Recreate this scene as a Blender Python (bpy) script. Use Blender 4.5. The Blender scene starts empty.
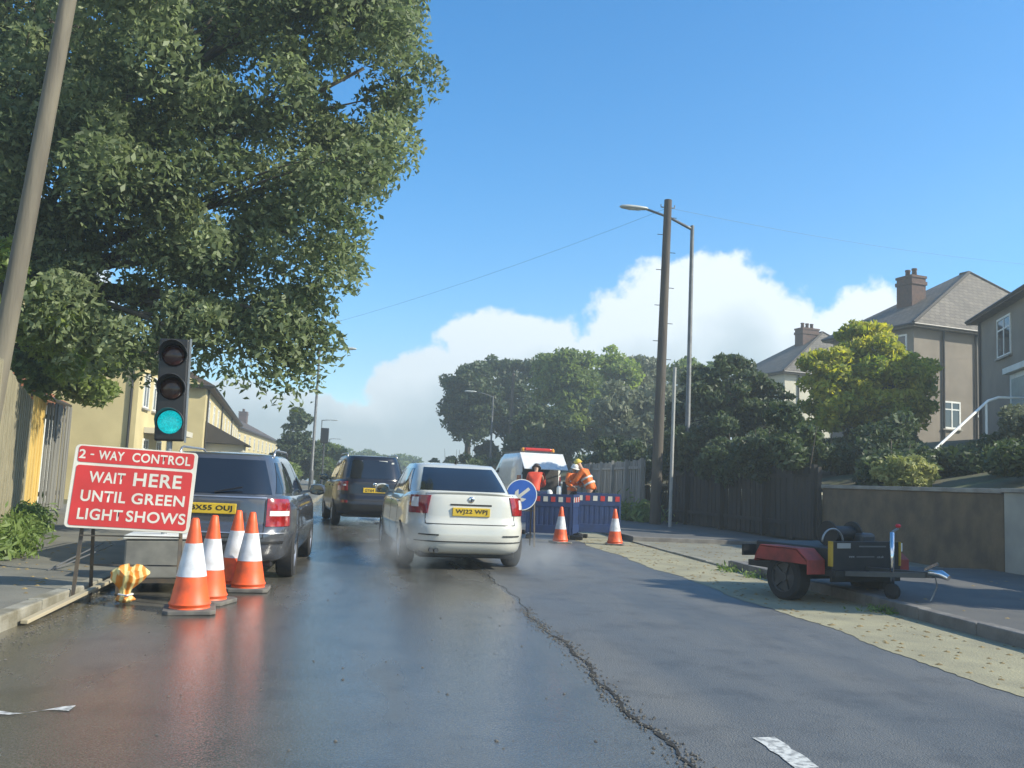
import bpy, bmesh, math, random
import numpy as np
from mathutils import Vector, Matrix
R = math.radians
rnd = random.Random(7)
nrs = np.random.RandomState(11)
sc = bpy.context.scene
col = sc.collection

# ------------------------------------------------------------------ camera
cam_d = bpy.data.cameras.new('camera')
cam = bpy.data.objects.new('camera', cam_d); col.objects.link(cam)
cam_d.sensor_width = 36.0; cam_d.lens = 900.0 / 1024 * 36
cam_d.clip_start = 0.05; cam_d.clip_end = 3000
cam.matrix_world = (Matrix.Translation((0, 0, 1.25)) @ Matrix.Rotation(-0.13496, 4, 'Z')
                    @ Matrix.Rotation(math.pi / 2 + 0.10626, 4, 'X') @ Matrix.Rotation(0.04397, 4, 'Z'))
sc.camera = cam

# ------------------------------------------------------------------ sun, sky, exposure
SUN_AZ, SUN_EL = 112.0, 34.0          # clockwise from +Y
sun_d = bpy.data.lights.new('sun', 'SUN'); sun_d.energy = 4.9; sun_d.angle = R(0.55); sun_d.color = (1.0, 0.94, 0.78)
sun = bpy.data.objects.new('sun', sun_d); col.objects.link(sun)
sv = Vector((math.cos(R(SUN_EL)) * math.sin(R(SUN_AZ)), math.cos(R(SUN_EL)) * math.cos(R(SUN_AZ)), math.sin(R(SUN_EL))))
sun.rotation_euler = sv.to_track_quat('Z', 'Y').to_euler()
sc.view_settings.view_transform = 'Standard'; sc.view_settings.look = 'None'
sc.view_settings.exposure = 0.70; sc.view_settings.gamma = 1.0; sc.view_settings.use_curve_mapping = False

world = bpy.data.worlds.new('World'); sc.world = world; world.use_nodes = True
wt = world.node_tree; wt.nodes.clear()
def WN(t, **k):
    n = wt.nodes.new(t)
    for a, b in k.items(): setattr(n, a, b)
    return n
def wl(a, b): wt.links.new(a, b)
def wmath(op, a, b=None, c=None, clamp=False):
    n = WN('ShaderNodeMath', operation=op, use_clamp=clamp)
    for i, v in enumerate((a, b, c)):
        if v is None: continue
        if isinstance(v, (int, float)): n.inputs[i].default_value = v
        else: wl(v, n.inputs[i])
    return n.outputs[0]
sky = WN('ShaderNodeTexSky', sky_type='NISHITA', sun_disc=False)
sky.sun_elevation = R(SUN_EL); sky.sun_rotation = R(SUN_AZ); sky.air_density = 1.0; sky.dust_density = 0.3; sky.ozone_density = 3.5
tc = WN('ShaderNodeTexCoord'); sx = WN('ShaderNodeSeparateXYZ'); wl(tc.outputs['Generated'], sx.inputs[0])
az = wmath('MULTIPLY', wmath('ARCTAN2', sx.outputs[0], sx.outputs[1]), 57.2958)
el = wmath('MULTIPLY', wmath('ARCSINE', sx.outputs[2]), 57.2958)
nz = WN('ShaderNodeTexNoise'); nz.inputs['Scale'].default_value = 9.0; nz.inputs['Detail'].default_value = 9; nz.inputs['Roughness'].default_value = 0.56
wl(tc.outputs['Generated'], nz.inputs['Vector'])
nz2 = WN('ShaderNodeTexNoise'); nz2.inputs['Scale'].default_value = 4.0; nz2.inputs['Detail'].default_value = 4
wl(tc.outputs['Generated'], nz2.inputs['Vector'])
blobs = [  # azimuth, elevation, half widths (degrees)
 (22.6, 6.5, 5.6, 8.6), (28.6, 6.0, 5.6, 6.6), (16.5, 6.2, 7.0, 6.8), (10.0, 4.8, 8, 5.6), (4.0, 3.2, 7, 5.0), (-5.5, 1.8, 9.5, 3.7), (34, 3.5, 8, 4.5),
 (48, 8, 12, 8), (75, 14, 14, 9), (-30, 8, 16, 7), (-65, 16, 18, 10), (-110, 22, 22, 12), (120, 20, 14, 8), (165, 25, 25, 14), (-155, 16, 20, 10)]
mask = None
for (a, e, ra, re) in blobs:
    da = wmath('DIVIDE', wmath('SUBTRACT', az, a), ra); de = wmath('DIVIDE', wmath('SUBTRACT', el, e), re)
    d = wmath('SUBTRACT', 1.0, wmath('SQRT', wmath('ADD', wmath('MULTIPLY', da, da), wmath('MULTIPLY', de, de))))
    mask = d if mask is None else wmath('MAXIMUM', mask, d)
m2 = wmath('ADD', mask, wmath('MULTIPLY', wmath('SUBTRACT', nz.outputs['Fac'], 0.5), 1.5))
mr = WN('ShaderNodeMapRange', interpolation_type='SMOOTHSTEP'); wl(m2, mr.inputs[0]); mr.inputs[1].default_value = 0.0; mr.inputs[2].default_value = 0.13
# the cloud's own thickness: dense low cores are grey, tops white
core = wmath('ADD', wmath('MULTIPLY', m2, 0.9), wmath('MULTIPLY', wmath('SUBTRACT', nz2.outputs['Fac'], 0.5), 1.8))
core = wmath('SUBTRACT', core, wmath('MULTIPLY', wmath('SUBTRACT', el, 6.5), 0.10))
cr = WN('ShaderNodeValToRGB'); wl(core, cr.inputs[0])
cr.color_ramp.elements[0].position = 0.05; cr.color_ramp.elements[0].color = (0.80, 0.86, 0.90, 1)
cr.color_ramp.elements[1].position = 0.80; cr.color_ramp.elements[1].color = (0.44, 0.53, 0.58, 1)
SKY = 0.15
hs = WN('ShaderNodeHueSaturation'); hs.inputs['Saturation'].default_value = 1.36; hs.inputs['Hue'].default_value = 0.497; wl(sky.outputs[0], hs.inputs['Color'])
bg1 = WN('ShaderNodeBackground'); bg1.inputs[1].default_value = SKY; wl(hs.outputs[0], bg1.inputs[0])
bg2 = WN('ShaderNodeBackground'); bg2.inputs[1].default_value = 0.86; wl(cr.outputs[0], bg2.inputs[0])
mx = WN('ShaderNodeMixShader'); wl(wmath('MULTIPLY', mr.outputs[0], 0.93), mx.inputs[0]); wl(bg1.outputs[0], mx.inputs[1]); wl(bg2.outputs[0], mx.inputs[2])
wo = WN('ShaderNodeOutputWorld'); wl(mx.outputs[0], wo.inputs[0])

# ------------------------------------------------------------------ materials
MATS = {}
def mat(name, c, rough=0.6, metal=0.0, c2=None, scale=6.0, bump=0.0, bscale=40.0, emit=None, estr=1.0, coat=0.0, trans=0.0, spec=0.5, detail=6, stretch=None, thr=(0.35, 0.65), rough2=None):
    if name in MATS: return MATS[name]
    m = bpy.data.materials.new(name); m.use_nodes = True; MATS[name] = m
    nt = m.node_tree; b = nt.nodes['Principled BSDF']; N = nt.nodes.new; Lk = nt.links.new
    b.inputs['Base Color'].default_value = (*c, 1); b.inputs['Roughness'].default_value = rough; b.inputs['Metallic'].default_value = metal
    b.inputs['Specular IOR Level'].default_value = spec; b.inputs['Coat Weight'].default_value = coat; b.inputs['Coat Roughness'].default_value = 0.05
    t = N('ShaderNodeTexCoord'); vec = t.outputs['Object']
    if stretch:
        mp = N('ShaderNodeMapping'); mp.inputs['Scale'].default_value = stretch; Lk(vec, mp.inputs[0]); vec = mp.outputs[0]
    if c2 is None: c2 = tuple(x * 0.86 for x in c)
    if not emit:
        n = N('ShaderNodeTexNoise'); n.inputs['Scale'].default_value = scale; n.inputs['Detail'].default_value = detail; Lk(vec, n.inputs['Vector'])
        r = N('ShaderNodeMapRange'); r.inputs[1].default_value = thr[0]; r.inputs[2].default_value = thr[1]; Lk(n.outputs['Fac'], r.inputs[0])
        x = N('ShaderNodeMix'); x.data_type = 'RGBA'; Lk(r.outputs[0], x.inputs[0]); x.inputs[6].default_value = (*c, 1); x.inputs[7].default_value = (*c2, 1)
        Lk(x.outputs[2], b.inputs['Base Color'])
        if rough2 is not None:
            q = N('ShaderNodeMapRange'); q.inputs[1].default_value = thr[0]; q.inputs[2].default_value = thr[1]; q.inputs[3].default_value = rough; q.inputs[4].default_value = rough2
            Lk(n.outputs['Fac'], q.inputs[0]); Lk(q.outputs[0], b.inputs['Roughness'])
    else:
        b.inputs['Emission Color'].default_value = (*emit, 1); b.inputs['Emission Strength'].default_value = estr
    if bump:
        n2 = N('ShaderNodeTexNoise'); n2.inputs['Scale'].default_value = bscale; n2.inputs['Detail'].default_value = 5; Lk(vec, n2.inputs['Vector'])
        bp = N('ShaderNodeBump'); bp.inputs['Strength'].default_value = bump; bp.inputs['Distance'].default_value = 0.02; Lk(n2.outputs['Fac'], bp.inputs['Height']); Lk(bp.outputs[0], b.inputs['Normal'])
    if trans: b.inputs['Transmission Weight'].default_value = trans
    return m

def leafmat(name, c, c2, tr=0.35):
    if name in MATS: return MATS[name]
    m = bpy.data.materials.new(name); m.use_nodes = True; MATS[name] = m
    nt = m.node_tree; nt.nodes.clear(); N = nt.nodes.new; Lk = nt.links.new
    a = N('ShaderNodeAttribute'); a.attribute_name = 'leaf_tone'
    x = N('ShaderNodeMix'); x.data_type = 'RGBA'; Lk(a.outputs['Fac'], x.inputs[0]); x.inputs[6].default_value = (*c, 1); x.inputs[7].default_value = (*c2, 1)
    p = N('ShaderNodeBsdfPrincipled'); p.inputs['Roughness'].default_value = 0.55; Lk(x.outputs[2], p.inputs['Base Color'])
    t = N('ShaderNodeBsdfTranslucent')
    h = N('ShaderNodeHueSaturation'); h.inputs['Saturation'].default_value = 1.15; h.inputs['Value'].default_value = 1.5; Lk(x.outputs[2], h.inputs['Color']); Lk(h.outputs[0], t.inputs[0])
    mxs = N('ShaderNodeMixShader'); mxs.inputs[0].default_value = tr; Lk(p.outputs[0], mxs.inputs[1]); Lk(t.outputs[0], mxs.inputs[2])
    o = N('ShaderNodeOutputMaterial'); Lk(mxs.outputs[0], o.inputs[0])
    return m

M_bark = mat('bark', (0.10, 0.085, 0.065), 0.9, c2=(0.05, 0.045, 0.035), scale=8, bump=0.8, bscale=14, stretch=(1, 1, .25))
M_wood_pole = mat('pole_timber', (0.17, 0.15, 0.11), 0.85, c2=(0.09, 0.078, 0.06), scale=5, bump=0.5, bscale=20, stretch=(1, 1, .12))
M_dark_pole = mat('pole_timber_dark', (0.10, 0.085, 0.065), 0.85, c2=(0.055, 0.045, 0.04), scale=5, bump=0.5, bscale=20, stretch=(1, 1, .12))
M_steel = mat('galvanised_steel', (0.33, 0.35, 0.36), 0.45, 0.6, c2=(0.22, 0.23, 0.24), scale=9)
M_dsteel = mat('dark_steel', (0.07, 0.075, 0.08), 0.5, 0.4, scale=9)
M_black = mat('black_plastic', (0.013, 0.013, 0.014), 0.45)
M_rubber = mat('tyre_rubber', (0.022, 0.022, 0.023), 0.85, bump=0.3, bscale=60)
M_alloy = mat('alloy', (0.5, 0.5, 0.52), 0.3, 0.8)
M_chrome = mat('chrome', (0.75, 0.75, 0.77), 0.12, 1.0)
M_concrete = mat('concrete', (0.34, 0.32, 0.28), 0.85, c2=(0.22, 0.205, 0.18), scale=3, bump=0.4, bscale=30)
M_white = mat('white_paint', (0.78, 0.78, 0.74), 0.45, c2=(0.66, 0.66, 0.62), scale=3)
M_glass = mat('window_glass', (0.03, 0.04, 0.05), 0.06, spec=0.7)
M_carglass = mat('car_glass', (0.012, 0.014, 0.018), 0.04, spec=0.7, coat=0.5)

# ------------------------------------------------------------------ object helpers
def tag(o, label=None, cat=None, group=None, kind=None):
    if label: o['label'] = label
    if cat: o['category'] = cat
    if group: o['group'] = group
    if kind: o['kind'] = kind
    return o
def empty(name, loc, rz=0.0, label=None, cat=None, group=None, tilt=(0, 0)):
    o = bpy.data.objects.new(name, None); col.objects.link(o)
    o.location = loc; o.rotation_euler = (tilt[0], tilt[1], rz); o.empty_display_size = 0.2
    return tag(o, label, cat, group)
def link_mesh(name, me, m, parent=None, smooth=False):
    o = bpy.data.objects.new(name, me); col.objects.link(o)
    if m is not None and not me.materials: me.materials.append(m)
    if parent: o.parent = parent
    if smooth:
        me.polygons.foreach_set('use_smooth', [True] * len(me.polygons))
    return o
def copy_tree(o, parent=None):
    c = o.copy(); col.objects.link(c); c.parent = parent
    for ch in list(o.children): copy_tree(ch, c)
    return c

class MB:
    def __init__(s): s.v = []; s.f = []; s.mi = []
    def add(s, vs, fs, mi=0):
        k = len(s.v); s.v += [tuple(p) for p in vs]; s.f += [tuple(i + k for i in f) for f in fs]; s.mi += [mi] * len(fs); return s
    def box(s, x0, x1, y0, y1, z0, z1, mtx=None, mi=0):
        vs = [(x, y, z) for z in (z0, z1) for (x, y) in ((x0, y0), (x1, y0), (x1, y1), (x0, y1))]
        if mtx is not None: vs = [tuple(mtx @ Vector(p)) for p in vs]
        return s.add(vs, [(0, 3, 2, 1), (4, 5, 6, 7), (0, 1, 5, 4), (1, 2, 6, 5), (2, 3, 7, 6), (3, 0, 4, 7)], mi)
    def bar(s, a, b, w, h=None):
        a = Vector(a); b = Vector(b); h = h or w; d = (b - a); q = d.to_track_quat('Z', 'Y').to_matrix().to_4x4()
        return s.box(-w/2, w/2, -h/2, h/2, 0, d.length, Matrix.Translation(a) @ q)
    def tube(s, pts, r, n=10, cap=True):
        pts = [Vector(p) for p in pts]; rs = r if isinstance(r, (list, tuple)) else [r] * len(pts)
        vs = []; up = None
        for i, p in enumerate(pts):
            d = (pts[min(i+1, len(pts)-1)] - pts[max(i-1, 0)]).normalized()
            if up is None: up = d.orthogonal().normalized()
            up = (up - d * up.dot(d)).normalized(); w = d.cross(up)
            for k in range(n):
                a = 2 * math.pi * k / n; vs.append(p + (up * math.cos(a) + w * math.sin(a)) * rs[i])
        fs = [(i*n+k, i*n+(k+1) % n, (i+1)*n+(k+1) % n, (i+1)*n+k) for i in range(len(pts)-1) for k in range(n)]
        if cap: fs += [tuple(range(n))[::-1], tuple((len(pts)-1)*n + k for k in range(n))]
        return s.add(vs, fs)
    def lathe(s, prof, n=24, mtx=None):
        vs = []
        for (r, z) in prof:
            for k in range(n):
                a = 2*math.pi*k/n; p = Vector((r*math.cos(a), r*math.sin(a), z)); vs.append(tuple(mtx @ p) if mtx is not None else tuple(p))
        fs = [(i*n+k, i*n+(k+1) % n, (i+1)*n+(k+1) % n, (i+1)*n+k) for i in range(len(prof)-1) for k in range(n)]
        fs += [tuple(range(n))[::-1], tuple((len(prof)-1)*n + k for k in range(n))]
        return s.add(vs, fs)
    def prism(s, poly, a, b, axis='y', mtx=None):
        n = len(poly); f = {'y': lambda p, t: (p[0], t, p[1]), 'z': lambda p, t: (p[0], p[1], t), 'x': lambda p, t: (t, p[0], p[1])}[axis]
        vs = [f(p, a) for p in poly] + [f(p, b) for p in poly]
        if mtx is not None: vs = [tuple(mtx @ Vector(p)) for p in vs]
        return s.add(vs, [tuple(range(n)), tuple(range(2*n-1, n-1, -1))] + [(i, (i+1) % n + 0, (i+1) % n + n, i+n) for i in range(n)])
    def grid(s, P):                                   # P[i][j] points
        a, b = len(P), len(P[0]); vs = [p for r_ in P for p in r_]
        return s.add(vs, [(i*b+j, i*b+j+1, (i+1)*b+j+1, (i+1)*b+j) for i in range(a-1) for j in range(b-1)])
    def build(s, name, m, parent=None, smooth=False, bevel=0, sharp=None):
        me = bpy.data.meshes.new(name); me.from_pydata(s.v, [], s.f)
        bm = bmesh.new(); bm.from_mesh(me); bmesh.ops.recalc_face_normals(bm, faces=bm.faces)
        if sharp is not None:
            for e in bm.edges:
                if len(e.link_faces) == 2 and e.calc_face_angle(0) > sharp: e.smooth = False
        bm.to_mesh(me); bm.free()
        if isinstance(m, (list, tuple)):
            for q in m: me.materials.append(q)
            me.polygons.foreach_set('material_index', s.mi)
            m = None
        o = link_mesh(name, me, m, parent, smooth)
        if bevel:
            md = o.modifiers.new('bevel', 'BEVEL'); md.width = bevel; md.segments = 2; md.limit_method = 'ANGLE'
        return o

def text_mesh(name, s, width, height, m, parent, mtx, bold=0.012, thick=0.002):
    """lettering as mesh: fitted to width x height, centred on mtx origin in its XY plane"""
    cu = bpy.data.curves.new(name, 'FONT'); cu.body = s; cu.size = 1; cu.offset = bold; cu.extrude = 0; cu.align_x = 'CENTER'; cu.space_character = 1.08
    t = bpy.data.objects.new(name, cu); col.objects.link(t)
    dg = bpy.context.evaluated_depsgraph_get(); dg.update()
    me = bpy.data.meshes.new_from_object(t.evaluated_get(dg)); bpy.data.objects.remove(t)
    co = np.zeros(len(me.vertices)*3); me.vertices.foreach_get('co', co); co = co.reshape(-1, 3)
    lo, hi = co.min(0), co.max(0); c = (lo+hi)/2
    co[:, 0] = (co[:, 0]-c[0])/(hi[0]-lo[0])*width; co[:, 1] = (co[:, 1]-c[1])/(hi[1]-lo[1])*height; co[:, 2] = 0
    A = np.array(mtx); co = co @ A[:3, :3].T + A[:3, 3]
    me.vertices.foreach_set('co', co.ravel()); me.update(); me.name = name
    me.materials.clear()
    return link_mesh(name, me, m, parent)

# ------------------------------------------------------------------ road layout (curves gently left beyond 30 m)
def off(y):                                            # sideways shift of the road axis
    return 0.0 if y < 28 else -0.0012 * (y - 28) ** 2 if y < 75 else -0.0012*47**2 - 0.0024*47*(y-75)
YS = [-15, -5, 0, 3, 5, 7, 9, 11, 13, 15, 17, 19, 21, 24, 28, 32, 36, 40, 45, 50, 56, 62, 68, 75, 85, 100, 120, 150, 200, 260]
def strip(name, x0, x1, z, m, y0=-15, y1=260, fx0=None, fx1=None, kind='structure', nx=2, extra=()):
    mb = MB(); P = []
    ys = sorted(set([y for y in YS if y0 <= y <= y1] + [y0, y1] + list(extra)))
    for y in ys:
        a = (fx0(y) if fx0 else x0) + off(y); b = (fx1(y) if fx1 else x1) + off(y)
        P.append([(a + (b-a)*i/(nx-1), y, z) for i in range(nx)])
    mb.grid(P); o = mb.build(name, m); tag(o, kind=kind); return o

def node_mat(name):
    m = bpy.data.materials.new(name); m.use_nodes = True; MATS[name] = m
    return m, m.node_tree, m.node_tree.nodes['Principled BSDF']

# asphalt: browner, wetter worn surface on the left of the joint, newer bluish one to its right
def asphalt():
    m, nt, b = node_mat('asphalt'); N = nt.nodes.new; L = nt.links.new
    t = N('ShaderNodeTexCoord'); s = N('ShaderNodeSeparateXYZ'); L(t.outputs['Object'], s.inputs[0])
    n0 = N('ShaderNodeTexNoise'); n0.inputs['Scale'].default_value = 0.8; n0.inputs['Detail'].default_value = 6; L(t.outputs['Object'], n0.inputs['Vector'])
    mp = N('ShaderNodeMapping'); mp.inputs['Scale'].default_value = (1.1, 0.22, 1); L(t.outputs['Object'], mp.inputs[0])
    n1 = N('ShaderNodeTexNoise'); n1.inputs['Scale'].default_value = 1.2; n1.inputs['Detail'].default_value = 7; L(mp.outputs[0], n1.inputs['Vector'])
    n2 = N('ShaderNodeTexNoise'); n2.inputs['Scale'].default_value = 90; n2.inputs['Detail'].default_value = 3; L(t.outputs['Object'], n2.inputs['Vector'])
    vz = N('ShaderNodeTexVoronoi'); vz.inputs['Scale'].default_value = 110; L(t.outputs['Object'], vz.inputs['Vector'])
    def mth(op, a, b_=0.0):
        q = N('ShaderNodeMath'); q.operation = op
        for i, v in enumerate((a, b_)):
            if isinstance(v, (int, float)): q.inputs[i].default_value = v
            else: L(v, q.inputs[i])
        return q.outputs[0]
    wob = mth('MULTIPLY', mth('SUBTRACT', n0.outputs['Fac'], 0.5), 0.25)
    x = mth('ADD', s.outputs[0], wob)
    side = N('ShaderNodeMapRange'); side.inputs[1].default_value = 1.40; side.inputs[2].default_value = 1.47; L(x, side.inputs[0])
    def mix(f, a, c):
        q = N('ShaderNodeMix'); q.data_type = 'RGBA'
        if isinstance(f, (int, float)): q.inputs[0].default_value = f
        else: L(f, q.inputs[0])
        for i, v in ((6, a), (7, c)):
            if isinstance(v, tuple): q.inputs[i].default_value = (*v, 1)
            else: L(v, q.inputs[i])
        return q.outputs[2]
    def rng(v, a, b_, lo=0.0, hi=1.0):
        q = N('ShaderNodeMapRange'); q.inputs[1].default_value = a; q.inputs[2].default_value = b_; q.inputs[3].default_value = lo; q.inputs[4].default_value = hi; L(v, q.inputs[0]); return q.outputs[0]
    left = mix(rng(n1.outputs['Fac'], .35, .65), (0.060, 0.056, 0.047), (0.098, 0.092, 0.077))
    right = mix(rng(n1.outputs['Fac'], .35, .65), (0.086, 0.086, 0.083), (0.112, 0.112, 0.107))
    c = mix(side.outputs[0], left, right)
    c = mix(mth('MULTIPLY', rng(n2.outputs['Fac'], .45, .70), 0.6), c, (0.17, 0.165, 0.15))
    n3 = N('ShaderNodeTexNoise'); n3.inputs['Scale'].default_value = 2.3; n3.inputs['Detail'].default_value = 8; n3.inputs['Roughness'].default_value = .7; L(t.outputs['Object'], n3.inputs['Vector'])
    c = mix(mth('MULTIPLY', rng(n3.outputs['Fac'], .50, .62), 0.35), c, (0.035, 0.034, 0.032))
    c = mix(mth('MULTIPLY', rng(n3.outputs['Fac'], .40, .33), 0.30), c, (0.16, 0.155, 0.14))
    # mud washed against the kerb
    mud = mth('MULTIPLY', rng(x, -2.0, -2.6), rng(n0.outputs['Fac'], .3, .6))
    c = mix(mth('MULTIPLY', mud, 0.8), c, (0.12, 0.10, 0.055))
    L(c, b.inputs['Base Color'])
    # wetness
    wetL = rng(n1.outputs['Fac'], .46, .66, 0.07, 0.34); wetR = rng(n1.outputs['Fac'], .30, .7, 0.34, 0.60)
    rg = mth('ADD', mth('MULTIPLY', wetL, mth('SUBTRACT', 1.0, side.outputs[0])), mth('MULTIPLY', wetR, side.outputs[0]))
    # drier polished wheel tracks along each lane
    trk = mth('POWER', mth('ABSOLUTE', mth('SINE', mth('MULTIPLY', mth('ADD', x, 0.9), 1.75))), 2.0)
    rg = mth('ADD', rg, mth('MULTIPLY', mth('MULTIPLY', trk, rng(n0.outputs['Fac'], .35, .6)), 0.10))
    L(rg, b.inputs['Roughness']); b.inputs['Specular IOR Level'].default_value = 0.8
    bp = N('ShaderNodeBump'); bp.inputs['Distance'].default_value = 0.005
    L(mth('ADD', mth('MULTIPLY', side.outputs[0], 0.45), 0.22), bp.inputs['Strength'])
    L(mth('ADD', vz.outputs['Distance'], n2.outputs['Fac']), bp.inputs['Height']); L(bp.outputs[0], b.inputs['Normal'])
    return m
M_asphalt = asphalt()
M_ground = mat('rough_grass', (0.07, 0.085, 0.035), 0.95, c2=(0.12, 0.10, 0.06), scale=0.8, bump=0.8, bscale=12)
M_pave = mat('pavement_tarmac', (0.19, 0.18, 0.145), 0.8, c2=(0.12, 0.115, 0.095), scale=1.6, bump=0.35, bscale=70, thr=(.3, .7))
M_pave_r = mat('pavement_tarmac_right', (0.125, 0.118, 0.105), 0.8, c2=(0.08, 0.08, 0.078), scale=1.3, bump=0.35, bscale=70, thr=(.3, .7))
M_dust = mat('dusty_lane', (0.32, 0.295, 0.19), 0.9, c2=(0.22, 0.205, 0.14), scale=2.2, bump=0.4, bscale=50, thr=(.3, .7))
M_kerb = mat('kerb_stone', (0.30, 0.285, 0.235), 0.8, c2=(0.16, 0.145, 0.10), scale=4, bump=0.4, bscale=30)
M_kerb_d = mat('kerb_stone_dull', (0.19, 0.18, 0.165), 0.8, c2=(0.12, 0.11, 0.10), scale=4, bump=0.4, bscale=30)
M_mark = mat('road_paint', (0.55, 0.55, 0.52), 0.6, c2=(0.25, 0.25, 0.24), scale=28, thr=(.45, .6))

g = MB().add([(-400, -60, -0.03), (400, -60, -0.03), (400, 900, -0.03), (-400, 900, -0.03)], [(0, 1, 2, 3)]).build('ground', M_ground); tag(g, kind='structure')
strip('road', -2.70, 5.60, 0.0, M_asphalt, nx=12)
# dusty edge lane to the right, its left edge wanders
strip('dusty_lane_edge', 0, 5.58, 0.004, M_dust, -15, 34, fx0=lambda y: 4.17 + 0.05*math.sin(y*1.7) + 0.025*math.sin(y*4.1) + rnd.uniform(-.018, .018) + max(0, (y-24)*.13), extra=[3+i*.07+.001 for i in range(260)])
strip('pavement_left', -8.2, -2.79, 0.12, M_pave, nx=3)
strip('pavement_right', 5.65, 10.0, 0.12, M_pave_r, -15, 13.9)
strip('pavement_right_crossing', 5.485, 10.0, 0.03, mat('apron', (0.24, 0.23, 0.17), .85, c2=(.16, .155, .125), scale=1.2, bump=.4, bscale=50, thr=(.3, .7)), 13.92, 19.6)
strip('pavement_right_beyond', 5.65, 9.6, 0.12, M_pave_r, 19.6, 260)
def kerb(name, x0, x1, y0, y1, h, m):
    mb = MB(); ys = []; y = y0
    while y < y1:
        L = 0.914 if y < 40 else 6
        a, b = y, min(y + L - 0.008, y1); xa, xb = off(a), off(b)
        jx = rnd.uniform(-.006, .006); jz = rnd.uniform(-.006, .006)
        mb.add([(x0+xa+jx, a, -.05), (x1+xa+jx, a, -.05), (x1+xb+jx, b, -.05), (x0+xb+jx, b, -.05), (x0+xa+jx, a, h+jz), (x1+xa+jx, a, h+jz), (x1+xb+jx, b, h+jz), (x0+xb+jx, b, h+jz)],
               [(0, 3, 2, 1), (4, 5, 6, 7), (0, 1, 5, 4), (1, 2, 6, 5), (2, 3, 7, 6), (3, 0, 4, 7)])
        y += L
    return tag(mb.build(name, m, bevel=0.012), kind='structure')
kerb('kerb_left', -2.80, -2.67, -15, 200, 0.128, M_kerb)
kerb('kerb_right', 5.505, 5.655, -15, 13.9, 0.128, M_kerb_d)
for y_ in (13.86, 19.54): tag(MB().box(5.50, 10.0, y_, y_+.10, -.03, .124).build('kerb_end', M_kerb_d, bevel=.01), kind='structure')
kerb('kerb_dropped', 5.465, 5.60, 13.965, 19.535, .036, M_kerb)
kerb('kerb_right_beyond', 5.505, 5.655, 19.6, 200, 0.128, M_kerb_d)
# worn centre dash and a scuffed pale streak
dm = MB(); dm.grid([[(1.93+rnd.uniform(-.008, .008), 4.02+i*.07, .0042), (2.05+rnd.uniform(-.008, .008), 4.04+i*.07, .0042)] for i in range(8)]); tag(dm.build('road_marking', M_mark), kind='structure')
dm = MB(); dm.grid([[(-1.9+i*.05, 4.82+.02*math.sin(i*1.3)+i*.016-rnd.uniform(0, .02), .0042), (-1.9+i*.05, 4.85+.05*math.sin(i*.9+1)+i*.016, .0042)] for i in range(9)]); tag(dm.build('road_marking_worn', M_mark), kind='structure')

# crumbling joint between the two surfaces
M_crack = mat('open_joint', (0.018, 0.017, 0.015), 0.95)
M_grit = mat('grit', (0.13, 0.12, 0.10), 0.9, c2=(0.06, 0.055, 0.05), scale=20)
mb = MB(); P = []; y = 2.0; x = 1.45
while y < 13:
    x = 1.44 + .03*math.sin(y*2.1) + .02*math.sin(y*7.3) + rnd.uniform(-.008, .008); w = rnd.uniform(.004, .024) * (1 if y < 7.4 else .3)
    P.append([(x-w, y, .0042), (x+w, y, .0042)]); y += .05
mb.grid(P); tag(mb.build('road_joint_crack', M_crack), kind='structure')
def scatter(name, pts, m, smin, smax, flat=0.6, label=None):
    mb = MB()
    for (px, py, pz) in pts:
        s = rnd.uniform(smin, smax); a = rnd.uniform(0, 6.28); k = rnd.choice((4, 5, 6))
        ring = [(px + s*rnd.uniform(.7, 1.2)*math.cos(a+6.283*i/k), py + s*rnd.uniform(.7, 1.2)*math.sin(a+6.283*i/k), pz) for i in range(k)]
        mb.add(ring + [(px, py, pz + s*flat)], [tuple(range(k))[::-1]] + [(i, (i+1) % k, k) for i in range(k)])
    return tag(mb.build(name, m), label, 'gravel' if 'grit' in name else 'litter', kind='stuff')
pts = [(1.44 + .03*math.sin(y*2.1) + rnd.gauss(0, .05), y, .003) for y in [rnd.uniform(2.5, 9) for _ in range(900)]]
pts += [(rnd.choice((-2.6, -2.55, -2.5)) + abs(rnd.gauss(0, .12)), rnd.uniform(4, 14), .003) for _ in range(700)]
pts += [(rnd.uniform(-2.6, 1.4), rnd.uniform(3, 12), .002) for _ in range(160)]
scatter('grit', pts, M_grit, .004, .013, label='dark grit and loose chippings along the road joint and kerb')
pts = [(rnd.uniform(4.2, 5.48), rnd.uniform(5, 20), .005) for _ in range(420)] + [(rnd.uniform(5.7, 7.6), rnd.uniform(14, 19.4), .031) for _ in range(160)]
pts += [(rnd.uniform(-4.2, -2.9), rnd.uniform(5, 16), .121) for _ in range(160)] + [(rnd.uniform(5.7, 9), rnd.uniform(5, 13), .121) for _ in range(60)]
scatter('fallen_leaves', pts, mat('dead_leaf', (0.30, 0.22, 0.09), .8, c2=(0.14, 0.10, 0.04), scale=3), .012, .035, .35, label='small yellow brown fallen leaves and crumbs scattered on the verges')

# raised ground to the right behind the retaining wall
def terr(x, y):
    h = 1.28 + max(0, x - 10.3) * 0.22
    return min(h, 3.35) - max(0, y-75)*.012
mb = MB(); P = []
for yy in list(range(-14, 60, 3)) + list(range(60, 220, 12)):
    P.append([(xx + (off(yy) if yy > 28 else 0), yy, terr(xx, yy) + rnd.uniform(-.05, .05) * (1 if xx > 11 else 0)) for xx in (10.32, 11, 12, 14, 16, 18, 20, 24, 30, 45, 70, 110)])
mb.grid(P); tag(mb.build('garden_bank', M_ground, smooth=True), kind='structure')

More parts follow.
